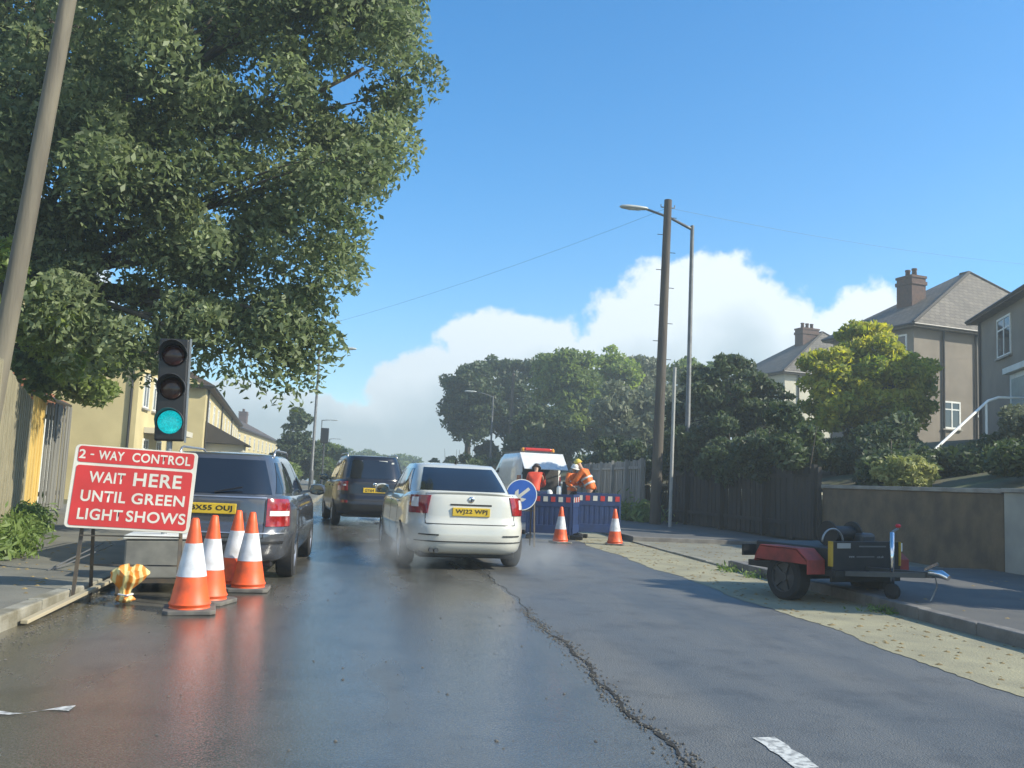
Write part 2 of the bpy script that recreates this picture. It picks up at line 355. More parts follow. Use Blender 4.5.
# ------------------------------------------------------------------ leaves
def leaf_mesh(name, centers, size, m, parent, seed=0, tone=None, elong=1.8, bend=0.3, updir=0.3):
    rs = np.random.RandomState(seed); n = len(centers); c = np.asarray(centers)
    nrm = rs.normal(size=(n, 3)); nrm[:, 2] += updir; nrm /= np.linalg.norm(nrm, axis=1)[:, None]
    t = rs.normal(size=(n, 3)); t -= (t*nrm).sum(1)[:, None]*nrm; t /= np.linalg.norm(t, axis=1)[:, None]
    b = np.cross(nrm, t); s = size*rs.uniform(.6, 1.25, n)[:, None]
    L = s*elong/2
    v = np.stack([c - t*L, c + b*s*.42 + nrm*s*bend*.3, c + t*L - nrm*s*bend, c - b*s*.42 + nrm*s*bend*.3], 1).reshape(-1, 3)
    me = bpy.data.meshes.new(name); me.vertices.add(4*n); me.vertices.foreach_set('co', v.ravel())
    me.loops.add(4*n); me.loops.foreach_set('vertex_index', np.arange(4*n)); me.polygons.add(n)
    me.polygons.foreach_set('loop_start', np.arange(n)*4); me.polygons.foreach_set('loop_total', np.full(n, 4))
    at = me.attributes.new('leaf_tone', 'FLOAT', 'FACE')
    tv = rs.uniform(0, 1, n) if tone is None else np.clip(tone + rs.normal(0, .22, n), 0, 1)
    at.data.foreach_set('value', tv.astype(np.float32)); me.update(calc_edges=True)
    return link_mesh(name, me, m, parent)
def ell_points(rs, n, c, r, shell=0.5):
    d = rs.normal(size=(n, 3)); d /= np.linalg.norm(d, axis=1)[:, None]
    k = (rs.uniform(shell**3, 1, n)**(1/3))[:, None]
    return np.array(c) + d*k*np.array(r)
def tree(name, label, cat, base, ells, n_clump, n_leaf, size, m, group=None, trunk_r=.2, fork=None, seed=1, clump_r=.5, shell=.45, droop=0.15, m_bark=None, limb=True, tw=1.0, cz=.62):
    rs = np.random.RandomState(seed); root = empty(name, base, 0, label, cat, group)
    base = np.array(base, float); vol = np.array([e[1][0]*e[1][1]*e[1][2] for e in ells])**.75; vol = vol/vol.sum()
    cl = []
    for (c, r), w in zip(ells, vol):
        cl.append(ell_points(rs, max(3, int(n_clump*w)), c, np.array(r)*.93, shell))
    cl = np.concatenate(cl)
    cs = rs.uniform(.55, 1.3, len(cl))*clump_r; wts = cs**2; wts /= wts.sum()
    idx = rs.choice(len(cl), n_leaf, p=wts)
    d = rs.normal(size=(n_leaf, 3)); d /= np.linalg.norm(d, axis=1)[:, None]
    k = (rs.uniform(0.0, 1, n_leaf)**.45)[:, None]
    pts = cl[idx] + d*k*cs[idx][:, None]*np.array([1, 1, cz]); pts[:, 2] -= droop*k[:, 0]**2*cs[idx]
    tone = rs.uniform(.2, .8, len(cl))[idx]
    leaf_mesh('crown', pts - base, size, m, root, seed, tone)
    top = np.array(fork if fork is not None else [base[0], base[1], min(e[0][2] for e in ells)], float)
    mb = MB(); h = top-base
    tp = [base + h*t + np.array([math.sin(t*5+seed), math.cos(t*4+seed), 0])*trunk_r*.35*math.sin(t*3.1) for t in np.linspace(0, 1, 7)]
    mb.tube([tuple(p-base) for p in tp], [trunk_r*(1.25-.1*i) if i else trunk_r*1.5 for i in range(7)], 12)
    mb.build('trunk', m_bark or M_bark, root, smooth=True)
    if limb:
        mb = MB(); far = rs.permutation(len(cl))[:min(len(cl), 70)]; mains = []
        for e in ells:
            c = np.array(e[0]); mid = (top+c)/2 + rs.normal(0, .25, 3)*np.array(e[1]).mean()*.3 + np.array([0, 0, .2])
            pts_ = [top, mid, c]; mains.append(pts_)
            q = [tuple((1-t)**2*top + 2*t*(1-t)*mid + t*t*c - base) for t in np.linspace(0, 1, 9)]
            mb.tube(q, [trunk_r*.6*tw*(1-.75*i/8) for i in range(9)], 7)
        for j in far:
            c = cl[j]; best = min(mains, key=lambda mm: np.linalg.norm(mm[2]-c)); t = rs.uniform(.35, .95)
            s0 = (1-t)**2*best[0] + 2*t*(1-t)*best[1] + t*t*best[2]; mid = (s0+c)/2 + rs.normal(0, .12, 3) + np.array([0, 0, .1])
            q = [tuple((1-u)**2*s0 + 2*u*(1-u)*mid + u*u*c - base) for u in np.linspace(0, 1, 6)]
            r0 = trunk_r*.22*tw; mb.tube(q, [r0*(1-.8*i/5) for i in range(6)], 5)
        mb.build('limbs', m_bark or M_bark, root, smooth=True)
    return root
L_ash = leafmat('leaf_ash', (0.06, 0.09, 0.035), (0.25, 0.30, 0.15), .45)  # paler tone lifted to paint waxy highlights on lit leaves
L_light = leafmat('leaf_light', (0.13, 0.19, 0.04), (0.27, 0.34, 0.09), .5)
L_yel = leafmat('leaf_sunlit_yellow', (0.12, 0.19, 0.035), (0.50, 0.47, 0.08), .5)  # yellow tone put in for sunlight on the leaves
L_dark = leafmat('leaf_dark', (0.026, 0.044, 0.02), (0.085, 0.12, 0.045), .28)
L_mid = leafmat('leaf_mid', (0.09, 0.13, 0.035), (0.21, 0.27, 0.08), .45)
L_grass = leafmat('grass_blade', (0.09, 0.15, 0.03), (0.20, 0.27, 0.08), .35)
L_grey = leafmat('leaf_grey', (0.09, 0.105, 0.06), (0.19, 0.21, 0.13), .3)

# ------------------------------------------------------------------ param surface vehicle bodies
class Surf:
    def __init__(s, vk, w, y0, y1, zb, ztop, n=5.0):
        s.vk = vk; s.w = w; s.y0 = y0; s.y1 = y1; s.zb = zb; s.ztop = ztop; s.n = n
    def dims(s, v):
        f = lambda k: float(np.interp(v, s.vk, k)); w = f(s.w); a = f(s.y0); b = f(s.y1); return w, (a+b)/2, (b-a)/2
    def curve(s, v, N=1400):
        w, yc, l = s.dims(v); t = np.linspace(-math.pi/2, 1.5*math.pi, N+1)
        x = w*np.sign(np.cos(t))*np.abs(np.cos(t))**(2/s.n); y = yc + l*np.sign(np.sin(t))*np.abs(np.sin(t))**(2/s.n)
        d = np.concatenate([[0], np.cumsum(np.hypot(np.diff(x), np.diff(y)))]); return x, y, d
    def at(s, v, q):                                   # q = signed arc length from the rear centre (+ = right), array
        x, y, d = s.curve(v); T = d[-1]; q = np.mod(q, T); return np.interp(q, d, x), np.interp(q, d, y)
    def z(s, v, y): return s.zb + v*(s.ztop(y)-s.zb)
    def mesh(s, mb, N=110, NV=22, crown=.03):
        rows = []
        for v in np.linspace(0, 1, NV):
            x, y, d = s.curve(v); q = np.linspace(0, d[-1], N+1)[:-1]; X = np.interp(q, d, x); Y = np.interp(q, d, y)
            rows.append([(a, b, s.z(v, b)) for a, b in zip(X, Y)])
        w, yc, l = s.dims(1.0)
        for k in (.95, .85, .68, .45, .2):
            rows.append([(a*k, yc+(b-yc)*k, s.ztop(yc+(b-yc)*k) + crown*(1-k*k)) for (a, b, _) in rows[NV-1]])
        vs = [p for r_ in rows for p in r_]; nr = len(rows)
        fs = [(i*N+j, i*N+(j+1) % N, (i+1)*N+(j+1) % N, (i+1)*N+j) for i in range(nr-1) for j in range(N)]
        fs += [tuple(range(N))[::-1], tuple((nr-1)*N+j for j in range(N))]
        mb.add(vs, fs); return mb
    def vz(s, z, y):                                   # v at height z near y
        return (z-s.zb)/(s.ztop(y)-s.zb)
    def patch(s, mb, q0, q1, v0, v1, offs=.006, nq=14, nv=8):
        """q0,q1 numbers or functions of u in 0..1 (bottom to top); thickness inwards"""
        f = lambda q, u: q(u) if callable(q) else q
        O, I = [], []
        for i in range(nv+1):
            u = i/nv; v = v0 + (v1-v0)*u; qs = np.linspace(f(q0, u), f(q1, u), nq+1)
            X, Y = s.at(v, qs); X2, Y2 = s.at(v, qs+.004); X1, Y1 = s.at(v, qs-.004)
            tx, ty = X2-X1, Y2-Y1; L = np.hypot(tx, ty)+1e-9; nx, ny = ty/L, -tx/L
            O.append([(a+b*offs, c+d*offs, s.z(v, c)) for a, b, c, d in zip(X, nx, Y, ny)])
            I.append([(a-b*.012, c-d*.012, s.z(v, c)) for a, b, c, d in zip(X, nx, Y, ny)])
        mb.grid(O)
        for ro, ri in ((O[0], I[0]), (O[-1], I[-1]), ([r_[0] for r_ in O], [r_[0] for r_ in I]), ([r_[-1] for r_ in O], [r_[-1] for r_ in I])): mb.grid([ro, ri])
        return mb
def side_q(S, v, y, sgn):                              # arc position of side point at length y
    x, yy, d = S.curve(v); h = len(x)//2; q = float(np.interp(y, yy[:h+1], d[:h+1])); return sgn*q
def cut_arches(o, centers, r, W):
    for (cy, cz) in centers:
        for sg in (-1, 1):
            cmb = MB(); cmb.lathe([(r, 0), (r, .34)], 40, Matrix.Translation((sg*(W-.30), cy, cz)) @ Matrix.Rotation(sg*math.pi/2, 4, 'Y'))
            c = cmb.build('cut', M_black)
            md = o.modifiers.new('b', 'BOOLEAN'); md.operation = 'DIFFERENCE'; md.object = c; md.solver = 'EXACT'
            dg = bpy.context.evaluated_depsgraph_get(); dg.update()
            me = bpy.data.meshes.new_from_object(o.evaluated_get(dg)); o.modifiers.clear(); o.data = me
            bpy.data.objects.remove(c)
    for p in o.data.polygons: p.use_smooth = True
    bm = bmesh.new(); bm.from_mesh(o.data)
    for e in bm.edges:
        if len(e.link_faces) == 2 and e.calc_face_angle(0) > .6: e.smooth = False
    bm.to_mesh(o.data); bm.free()
def wheel(parent, x, y, r, w, sgn, name='wheel', rim=None):
    W = empty(name, (x, y, r)); W.parent = parent
    rot = Matrix.Rotation(sgn*math.pi/2, 4, 'Y')
    mb = MB(); h = w/2
    mb.lathe([(r*.66, -h), (r*.9, -h*1.02), (r*.985, -h*.8), (r, -h*.4), (r, h*.4), (r*.985, h*.8), (r*.9, h*1.02), (r*.66, h), (r*.6, h*.5)], 40, rot)
    mb.build('tyre', M_rubber, W, smooth=True, sharp=.7)
    mb = MB(); mb.lathe([(r*.67, h*.6), (r*.68, h*.96), (r*.62, h*.9), (r*.58, h*.4), (.01, h*.35)], 36, rot)
    for k in range(5):
        a = k*2*math.pi/5; c, s_ = math.cos(a), math.sin(a)
        mb.box(-.03, .03, 0, r*.62, h*.5, h*.85, rot @ Matrix.Rotation(a, 4, 'Z'))
    mb.lathe([(.06, h*.4), (.055, h*.95), (.01, h*.98)], 16, rot); mb.build('rim', rim or M_alloy, W, sharp=.5, smooth=True)
    return W
M_red = mat('lamp_red', (0.30, 0.010, 0.010), 0.15, coat=.8, c2=(0.16, 0.006, 0.006), scale=14)
M_clear = mat('lamp_clear', (0.75, 0.72, 0.70), 0.12, coat=.8)
M_plate = mat('plate_yellow', (0.62, 0.42, 0.03), 0.35, c2=(0.52, 0.36, 0.03), scale=3)
M_ink = mat('plate_ink', (0.015, 0.015, 0.015), 0.5)
M_seam = mat('panel_gap', (0.012, 0.012, 0.012), 0.8)

def make_car(name, label, loc, rz, P):
    root = empty(name, loc, rz, label, 'car')
    W, L, zb, zd, H = P['W'], P['L'], P['zb'], P['deck'], P['H']; paint = P['paint']
    hood = P['hood']
    ztop = lambda y: float(np.interp(y, P['ty'], P['tz']))
    vk = [0, .06, .16, .30, .44, .50, .56, .8, .94, 1]
    w = [W*k for k in (.90, .95, .965, .985, 1, .995, .99, .985, .955, .90)]
    y0 = P['rear']; y1 = [L-a for a in (.16, .05, .01, 0, .02, .04, .06, .14, .22, .30)]
    B = Surf(vk, w, y0, y1, zb, ztop, P.get('n', 5.5))
    mb = MB(); B.mesh(mb, crown=.025); body = mb.build('body', paint, root, smooth=True)
    ra, fa, wr = P['axles'][0], P['axles'][1], P['wr']
    cut_arches(body, [(ra, wr), (fa, wr)], wr+.055, W)
    # cabin
    g0, g1 = P['cab']                                     # y extents bottom (rear,front), y extents top
    c0, c1 = P['cabw']; zc = ztop(L/2)-.05
    gk = [0, .25, .5, .75, .9, 1]
    f = lambda a, b: [a+(b-a)*t for t in (0, .27, .53, .78, .93, 1.02)]
    gy0 = [g0[0]+(g1[0]-g0[0])*t for t in (0, .22, .46, .72, .90, 1.05)]; gy1 = [g0[1]+(g1[1]-g0[1])*t for t in (0, .24, .49, .75, .90, 1.04)]
    C = Surf(gk, [c0+(c1-c0)*t for t in (0, .18, .42, .70, .90, 1.10)], gy0, gy1, P['cz'], lambda y: H-.035, P.get('cn', 4.6))
    mb = MB(); C.mesh(mb, crown=.035); mb.build('cabin', paint, root, smooth=True)
    # rear window
    v0, v1 = P['rw']; a0, a1 = P['rwx']
    mb = MB(); C.patch(mb, lambda u: -(a0+(a1-a0)*u), lambda u: a0+(a1-a0)*u, v0, v1, .006, 24, 8); rw = mb.build('rear_window', M_carglass, root, smooth=True, sharp=.8)
    if P.get('wiper'):
        mb = MB(); x_, y_ = C.at(v0+.05, np.array([0.0])); mb.tube([(0, y_[0]-.03, C.z(v0+.02, 0)), (.3, y_[0]-.03, C.z(v0+.14, 0))], .009, 6); mb.build('wiper', M_black, root)
    # windscreen
    x, y, d = C.curve(.5); T = d[-1]
    mb = MB(); 
    for (q0_, q1_) in (((.0), (.0)),):
        def qa(u, sg, C=C):
            v = .34+.58*u; xx, yy, dd = C.curve(v); return dd[-1]/2 + sg*(c0-.10-.18*u)
        mb.patch if False else C.patch(mb, lambda u: qa(u, -1), lambda u: qa(u, 1), .34, .92, .006, 20, 6)
    mb.build('windscreen', M_carglass, root, smooth=True, sharp=.8)
    # side windows
    for sg in (-1, 1):
        for (ya0, ya1, yb0, yb1) in P['sw']:              # bottom y range, top y range
            va, vb = P.get('swv', (v0, .90)); 
            mb = MB()
            fa_ = lambda u, p, q: side_q(C, va+(vb-va)*u, p+(q-p)*u, sg)
            C.patch(mb, lambda u: fa_(u, ya0, yb0), lambda u: fa_(u, ya1, yb1), va, vb, .006, 10, 6)
            mb.build('side_window', M_carglass, root, smooth=True, sharp=.8)
    # tail lamps
    for sg in (-1, 1):
        q0, q1, z0, z1, sl = P['lamp']
        va, vb = B.vz(z0, .1), B.vz(z1, .1)
        mb = MB(); B.patch(mb, lambda u: sg*(q0-sl*u), lambda u: sg*(q1-.02*u), va, vb, .012, 16, 8); tl = mb.build('tail_light', M_red, root, smooth=True, sharp=.7)
        for (qa_, qb_, za_, zb_) in P['clear']:
            mb = MB(); B.patch(mb, sg*qa_, sg*qb_, B.vz(za_, .1), B.vz(zb_, .1), .016, 8, 4); mb.build('clear_lens', M_clear, tl, smooth=True, sharp=.7)
    # boot seam + bumper line
    q, z0, z1 = P['boot']
    mb = MB()
    for (qa_, qb_, za_, zb_) in ((-q, -q+.010, z0, z1), (q-.010, q, z0, z1), (-q, q, z0-.010, z0)):
        B.patch(mb, qa_, qb_, B.vz(za_, .1), B.vz(zb_, .1), .002, 24, 8)
    mb.build('boot_seam', M_seam, root)
    for (qa_, qb_, za_, zb_, mm, nm) in P['trims']:
        mb = MB(); B.patch(mb, qa_, qb_, B.vz(za_, .1), B.vz(zb_, .1), .008, 30, 3); mb.build(nm, mm, root, smooth=True, sharp=.7)
    # plate
    pz, ph = P['plate']; yb = float(B.at(B.vz(pz, .1), np.array([0.]))[1][0]) - .022
    pl = MB().box(-.26, .26, yb-.006, yb+.03, pz-ph/2, pz+ph/2).build('number_plate', M_plate, root, bevel=.006)
    text_mesh('plate_characters', P['reg'], .44, ph*.62, M_ink, pl, Matrix.Translation((0, yb-.009, pz)) @ Matrix.Rotation(math.pi/2, 4, 'X'), bold=.025)
    # badge
    bz = P['badge']
    if bz:
        yb = float(B.at(B.vz(bz, .1), np.array([0.]))[1][0])
        mb = MB(); mb.lathe([(.045, 0), (.042, .012), (.03, .016), (.004, .017)], 24, Matrix.Translation((0, yb-.001, bz)) @ Matrix.Rotation(math.pi/2, 4, 'X')); bo = mb.build('badge', M_chrome, root, smooth=True)
        mb = MB().box(-.008, .008, yb-.021, yb-.016, bz-.026, bz+.022).box(-.006, .018, yb-.0215, yb-.017, bz+.0, bz+.012); mb.build('badge_mark', M_ink, bo)
    # exhaust
    for ex in P.get('exh', ()):
        mb = MB(); mb.tube([(ex, .02, .27), (ex, .25, .27)], .032, 12); mb.tube([(ex-.07, .03, .272), (ex-.07, .25, .272)], .03, 12); mb.build('exhaust_pipe', M_dsteel, root, smooth=True, sharp=.7)
    # black underside panel
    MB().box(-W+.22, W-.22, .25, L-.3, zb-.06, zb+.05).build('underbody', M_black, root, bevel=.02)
    # mirrors
    my = P['mirror']; mz = P.get('mz', ztop(L/2)+.06)
    for sg in (-1, 1):
        xo = W*.97
        mb = MB(); mb.lathe([(.03, -.10), (.075, -.085), (.095, -.03), (.098, .03), (.07, .09), (.02, .105)], 20, Matrix.Translation((sg*(xo+.09), my, mz)) @ Matrix.Rotation(math.pi/2, 4, 'Y') @ Matrix.Diagonal((.8, .75, 1.1, 1)))
        mb.bar((sg*(xo-.12), my+.02, mz-.04), (sg*(xo+.02), my+.01, mz-.02), .035); mi = mb.build('wing_mirror', P.get('mpaint', paint), root, smooth=True, sharp=.8)
        mb = MB(); mb.lathe([(.085, 0), (.083, .005), (.01, .006)], 20, Matrix.Translation((sg*(xo+.09), my-.068, mz)) @ Matrix.Rotation(math.pi/2, 4, 'X') @ Matrix.Diagonal((1.05, .72, 1, 1))); mb.build('mirror_glass', M_carglass, mi)
    for y in (ra, fa):
        for sg in (-1, 1): wheel(root, sg*(W-.115), y, wr, .20, sg)
    # door seams
    for sg in (-1, 1):
        for y in P['doors']:
            va, vb = .14, .96; mb = MB()
            B.patch(mb, lambda u, y=y: side_q(B, va+(vb-va)*u, y-.004, sg), lambda u, y=y: side_q(B, va+(vb-va)*u, y+.004, sg), va, vb, .0015, 1, 10)
            mb.build('door_seam', M_seam, root)
    for sg in (-1, 1):
        for y in P['doors'][:-1]:
            xx = W*.985
            MB().bar((sg*(xx+.005), y+.12-.25, zd-.16), (sg*(xx+.012), y+.30-.25, zd-.155), .022).build('door_handle', paint, root)
    if P.get('rails'):
        for sg in (-1, 1):
            a, b = P['rails']; xx = c1*.93
            mb = MB(); mb.tube([(sg*xx, a, H-.06), (sg*xx, a+.08, H+.015), (sg*xx, a+.2, H+.03), (sg*xx, b-.2, H+.03), (sg*xx, b-.08, H+.01), (sg*xx, b, H-.06)], .014, 8); mb.build('roof_rail', M_alloy, root, smooth=True)
    if P.get('aerial'):
        mb = MB(); mb.tube([(0, P['aerial'], H-.03), (0, P['aerial']-.03, H+.05)], [.02, .006], 8); mb.build('aerial', M_black, root)
    if P.get('lip'):
        w_, z_ = P['lip']; X, Y = B.at(.99, np.linspace(-w_, w_, 25))
        mb = MB(); mb.grid([[(a, b+dy, z_+dz+(-.03)*(abs(a)/w_)**3) for a, b in zip(X, Y)] for dy, dz in ((-.03, 0.0), (-.036, .012), (-.01, .022), (.10, .008), (.12, -.03), (-.01, -.04), (-.03, 0))])
        mb.build('boot_spoiler', paint, root, smooth=True)
    return root

P_white = mat('paint_white', (0.54, 0.54, 0.49), 0.30, coat=1.0, c2=(0.49, 0.49, 0.44), scale=1.2)
P_grey = mat('paint_grey', (0.10, 0.105, 0.12), 0.25, .45, coat=1.0, c2=(0.085, 0.09, 0.10))
P_dark = mat('paint_dark', (0.008, 0.009, 0.018), 0.3, coat=.35)

make_car('saloon_car', 'white saloon car driving ahead in the wet lane beside the grey estate', (1.20, 12.25, 0), R(5.6), dict(
    W=.885, L=4.57, zb=.22, deck=1.04, H=1.475, hood=.93, ty=[0, .15, .6, 1.2, 3.2, 3.9, 4.4, 4.6], tz=[1.045, 1.05, 1.04, .98, .96, .90, .80, .72], paint=P_white,
    rear=[.16, .06, .02, 0, .015, .03, .075, .10, .12, .16], n=5.2, axles=(.92, 3.60), wr=.325, cab=((.42, 3.72), (1.30, 2.65)), cabw=(.80, .62), cz=.93,
    rw=(.26, .90), rwx=(.655, .525), swv=(.20, .86), sw=[(1.0, 1.42, 1.42, 1.46), (1.46, 2.14, 1.50, 2.16), (2.20, 3.30, 2.22, 2.62)], lamp=(.60, .98, .755, 1.00, .05), clear=[(.74, .90, .84, .97)],
    boot=(.635, .63, 1.03), trims=[(-.74, -.44, .47, .487, M_seam, 'bumper_vent'), (.44, .74, .47, .487, M_seam, 'bumper_vent'), (-.84, .84, .385, .398, M_seam, 'bumper_seam'), (-.285, .285, .875, .895, M_seam, 'handle_recess')],
    plate=(.79, .115), reg='WJ22 WPJ', badge=.955, exh=(-.46,), mirror=2.95, doors=(1.30, 2.22, 3.25), aerial=1.5, lip=(.60, 1.045)))
make_car('estate_car', 'dark grey estate car parked at the kerb behind the orange cones', (-1.86, 10.25, 0), R(0.6), dict(
    W=.885, L=4.52, zb=.22, deck=.95, H=1.45, hood=.9, ty=[0, .15, .6, 1.2, 3.2, 3.8, 4.3, 4.6], tz=[.955, .955, .95, .94, .93, .88, .78, .70], paint=P_grey,
    rear=[.14, .05, .01, 0, .01, .03, .075, .09, .10, .12], n=6.0, axles=(.85, 3.49), wr=.32, cab=((.12, 3.70), (.50, 2.75)), cabw=(.80, .58), cn=4.0, cz=.88,
    rw=(.16, .88), rwx=(.66, .51), swv=(.18, .84), sw=[(.42, .98, .74, 1.02), (1.03, 1.92, 1.07, 1.94), (1.98, 3.20, 2.0, 2.68)], lamp=(.585, .97, .62, .925, .0), clear=[(.62, .93, .735, .79)],
    boot=(.575, .50, .945), trims=[(-.575, .575, .925, .94, M_alloy, 'tailgate_strip'), (-.86, .86, .43, .46, M_black, 'bumper_strip'), (-.86, .86, .54, .553, M_alloy, 'bumper_trim')],
    plate=(.80, .115), reg='BX55 OUJ', badge=None, exh=(-.4,), mirror=2.95, doors=(1.02, 1.95, 3.1), rails=(.85, 2.5), wiper=True, mpaint=P_grey))
make_car('sport_utility_car', 'dark blue black high car farther up the lane with papers in its rear window', (-0.22, 21.6, 0), R(8.0), dict(
    W=.915, L=4.55, zb=.28, deck=1.10, H=1.70, hood=1.0, ty=[0, .15, .6, 1.2, 3.2, 3.8, 4.3, 4.6], tz=[1.10, 1.10, 1.09, 1.07, 1.05, 1.02, .95, .85], paint=P_dark,
    rear=[.16, .06, .02, 0, .02, .04, .075, .09, .10, .13], n=6.0, axles=(.88, 3.55), wr=.36, cab=((.13, 3.72), (.42, 2.75)), cabw=(.84, .64), cz=1.0,
    rw=(.20, .86), rwx=(.68, .57), swv=(.2, .84), sw=[(.45, 1.0, .7, 1.02), (1.06, 1.95, 1.1, 1.96), (2.01, 3.2, 2.03, 2.68)], lamp=(.62, .99, .84, 1.06, .0), clear=[(.66, .74, .95, .99)],
    boot=(.6, .62, 1.09), trims=[(-.88, .88, .38, .52, M_black, 'lower_bumper'), (-.80, -.62, .56, .62, M_red, 'reflector'), (.62, .80, .56, .62, M_red, 'reflector')],
    plate=(.86, .115), reg='GY64 KDN', badge=1.0, mirror=2.95, doors=(1.05, 1.98, 3.1), rails=(.7, 2.5)))
# papers in the rear window of the dark car: parts of that car
sc_dark = bpy.data.objects['sport_utility_car']
mb = MB()
for (x, z, w_, h_) in ((-.30, 1.52, .13, .035), (-.22, 1.43, .07, .05), (-.08, 1.47, .05, .04), (.12, 1.52, .2, .05), (-.2, 1.38, .1, .03), (.42, 1.50, .06, .04)):
    yy = .22 + (z-1.1)*.36
    mb.box(x, x+w_, yy-.005, yy, z, z+h_)
mb.build('window_stickers', M_white, sc_dark)

# ------------------------------------------------------------------ van with open tailgate
def make_van():
    root = empty('works_van', (5.75, 33.2, 0), R(6), 'white works van with its tailgate lifted open, parked behind the blue barriers', 'van')
    M_van = mat('paint_van', (0.74, 0.74, 0.72), .3, coat=.8)
    W, L = .93, 4.9
    B = Surf([0, .08, .3, .5, .72, .9, 1], [W*k for k in (.90, .98, 1, 1, .965, .90, .80)], [.06, 0, .0, .02, .06, .10, .16], [L-.1, L-.02, L, L-.1, L-.9, L-1.35, L-1.6], .32, lambda y: 2.28, 7)
    mb = MB(); B.mesh(mb, crown=.04); body = mb.build('body', M_van, root, smooth=True)
    cut_arches(body, [(.95, .34), (4.0, .34)], .39, W)
    mb = MB(); mb.patch if False else B.patch(mb, -.70, .70, .10, .82, .006, 20, 10); mb.build('load_bay_shade', mat('load_bay_shade_paint', (0.035, 0.03, 0.028), .8), root, smooth=True)  # dark sheet on the closed body, painting the shaded load bay
    for sg in (-1, 1):
        mb = MB(); B.patch(mb, sg*.76, sg*.97, B.vz(.95, 0), B.vz(1.45, 0), .01, 8, 6); mb.build('tail_light', M_red, root, smooth=True)
        mb = MB(); B.patch(mb, lambda u: side_q(B, .62+.2*u, 3.0, sg), lambda u: side_q(B, .62+.2*u, 3.95-.25*u, sg), .62, .82, .006, 8, 5); mb.build('side_window', M_carglass, root, smooth=True)
    # tailgate swung up: glass panel above, white panel
    T = Matrix.Translation((0, .10, 2.27)) @ Matrix.Rotation(R(-52), 4, 'X')
    tg = MB().box(-.84, .84, -.04, 0, -.98, 0, T).build('tailgate', M_van, root, bevel=.03)
    for x_ in (-.72, .72): MB().tube([(x_, .06, 1.5), (x_*1.03, -.45, 1.86)], .018, 8).build('gas_strut', M_dsteel, tg)
    # roof gear: red beacon bar with two amber beacons and red tubes
    mb = MB(); mb.box(-.5, .55, .6, .85, 2.38, 2.50); mb.build('beacon_bar', mat('beacon_red', (.55, .03, .02), .3), root, bevel=.04)
    mb = MB()
    for x in (-.55, .62): mb.lathe([(.07, 2.30), (.07, 2.46), (.03, 2.50)], 14, Matrix.Translation((x, .7, 0)))
    mb.build('beacon', mat('beacon_amber', (.8, .35, .05), .25), root, smooth=True, sharp=.7)
    mb = MB(); mb.bar((-.7, .5, 2.34), (-.7, 3.2, 2.34), .04); mb.bar((.7, .5, 2.34), (.7, 3.2, 2.34), .04)
    for y in (.6, 1.5, 2.4, 3.1): mb.bar((-.7, y, 2.35), (.7, y, 2.35), .035)
    mb.build('roof_rack', M_dsteel, root)
    mb = MB(); mb.box(-.88, .88, -.06, .03, .34, .56); mb.build('bumper', M_black, root, bevel=.03)
    mb = MB(); mb.box(-.55, -.1, -.02, .30, .62, 1.05); mb.box(0, .5, -.015, .3, .62, .95); mb.build('tool_crates', mat('crate_grey', (.3, .32, .34), .7), root, bevel=.02)
    pl = MB().box(-.26, .26, -.075, -.06, .40, .51).build('number_plate', M_plate, root)
    for sg in (-1, 1):
        mb = MB(); mb.box(sg*1.02-.09, sg*1.02+.09, 3.75, 3.83, 1.35, 1.65); mb.build('wing_mirror', M_black, root, bevel=.03)
        for y in (.95, 4.0): wheel(root, sg*(W-.12), y, .34, .22, sg)
make_van()

# ------------------------------------------------------------------ cones
M_or = mat('cone_orange', (0.80, 0.105, 0.022), .5, c2=(0.50, 0.085, 0.03), scale=9, thr=(.45, .75))
M_slv = mat('cone_sleeve', (0.64, 0.65, 0.68), .4, c2=(0.42, 0.42, 0.42), scale=9, thr=(.45, .75))
M_base = mat('cone_base', (0.09, 0.085, 0.08), .8, c2=(0.15, 0.14, 0.12), scale=8)
def make_cone():
    root = empty('traffic_cone', (0, 0, 0)); H = .80
    def rr(z): return .150*(1-z/H)+.030
    mb = MB(); mb.lathe([(.172, .035), (.165, .05), (rr(.07)+.01, .075)] + [(rr(z), z) for z in (.1, .2, .31)], 32); mb.lathe([(rr(z)-.0015, z) for z in (.31, .45, .58)], 32); mb.lathe([(rr(.58), .58), (rr(.7), .7), (rr(.79), .79), (rr(.8)-.008, H), (.012, H)], 32)
    mb.build('body', M_or, root, smooth=True, sharp=.8)
    mb = MB(); mb.lathe([(rr(.305)+.003, .305), (rr(.45)+.003, .45), (rr(.585)+.003, .585)], 32); mb.build('reflective_sleeve', M_slv, root, smooth=True, sharp=.8)
    a, b = .215, .17
    mb = MB(); mb.prism([(-b, -a), (b, -a), (a, -b), (a, b), (b, a), (-b, a), (-a, b), (-a, -b)], 0, .038, 'z'); mb.build('base', M_base, root, bevel=.008)
    return root
proto = make_cone()
cones = [(-1.60, 8.22, 'front left cone of the near pair, right beside the red sign'), (-1.56, 8.80, 'second cone of the near pair, standing just behind the one beside the red sign'),
         (-1.53, 10.02, 'rear cone of the pair close to the grey car, half hidden'), (-1.33, 9.72, 'front cone of the pair standing close behind the grey car'),
         (3.66, 18.5, 'orange and white cone in front of the blue barriers, right of the round blue sign'), (4.82, 18.5, 'orange and white cone at the right end of the blue barriers')]
for i, (x, y, lb) in enumerate(cones):
    o = proto if i == 0 else copy_tree(proto)
    o.location = (x, y, .003); o.rotation_euler = (rnd.uniform(-.02, .02), rnd.uniform(-.02, .02), rnd.uniform(-.3, .3)); s = 1.0 if i < 4 else .93; o.scale = (s, s, s)
    tag(o, lb, 'traffic cone', 'orange and white traffic cones')

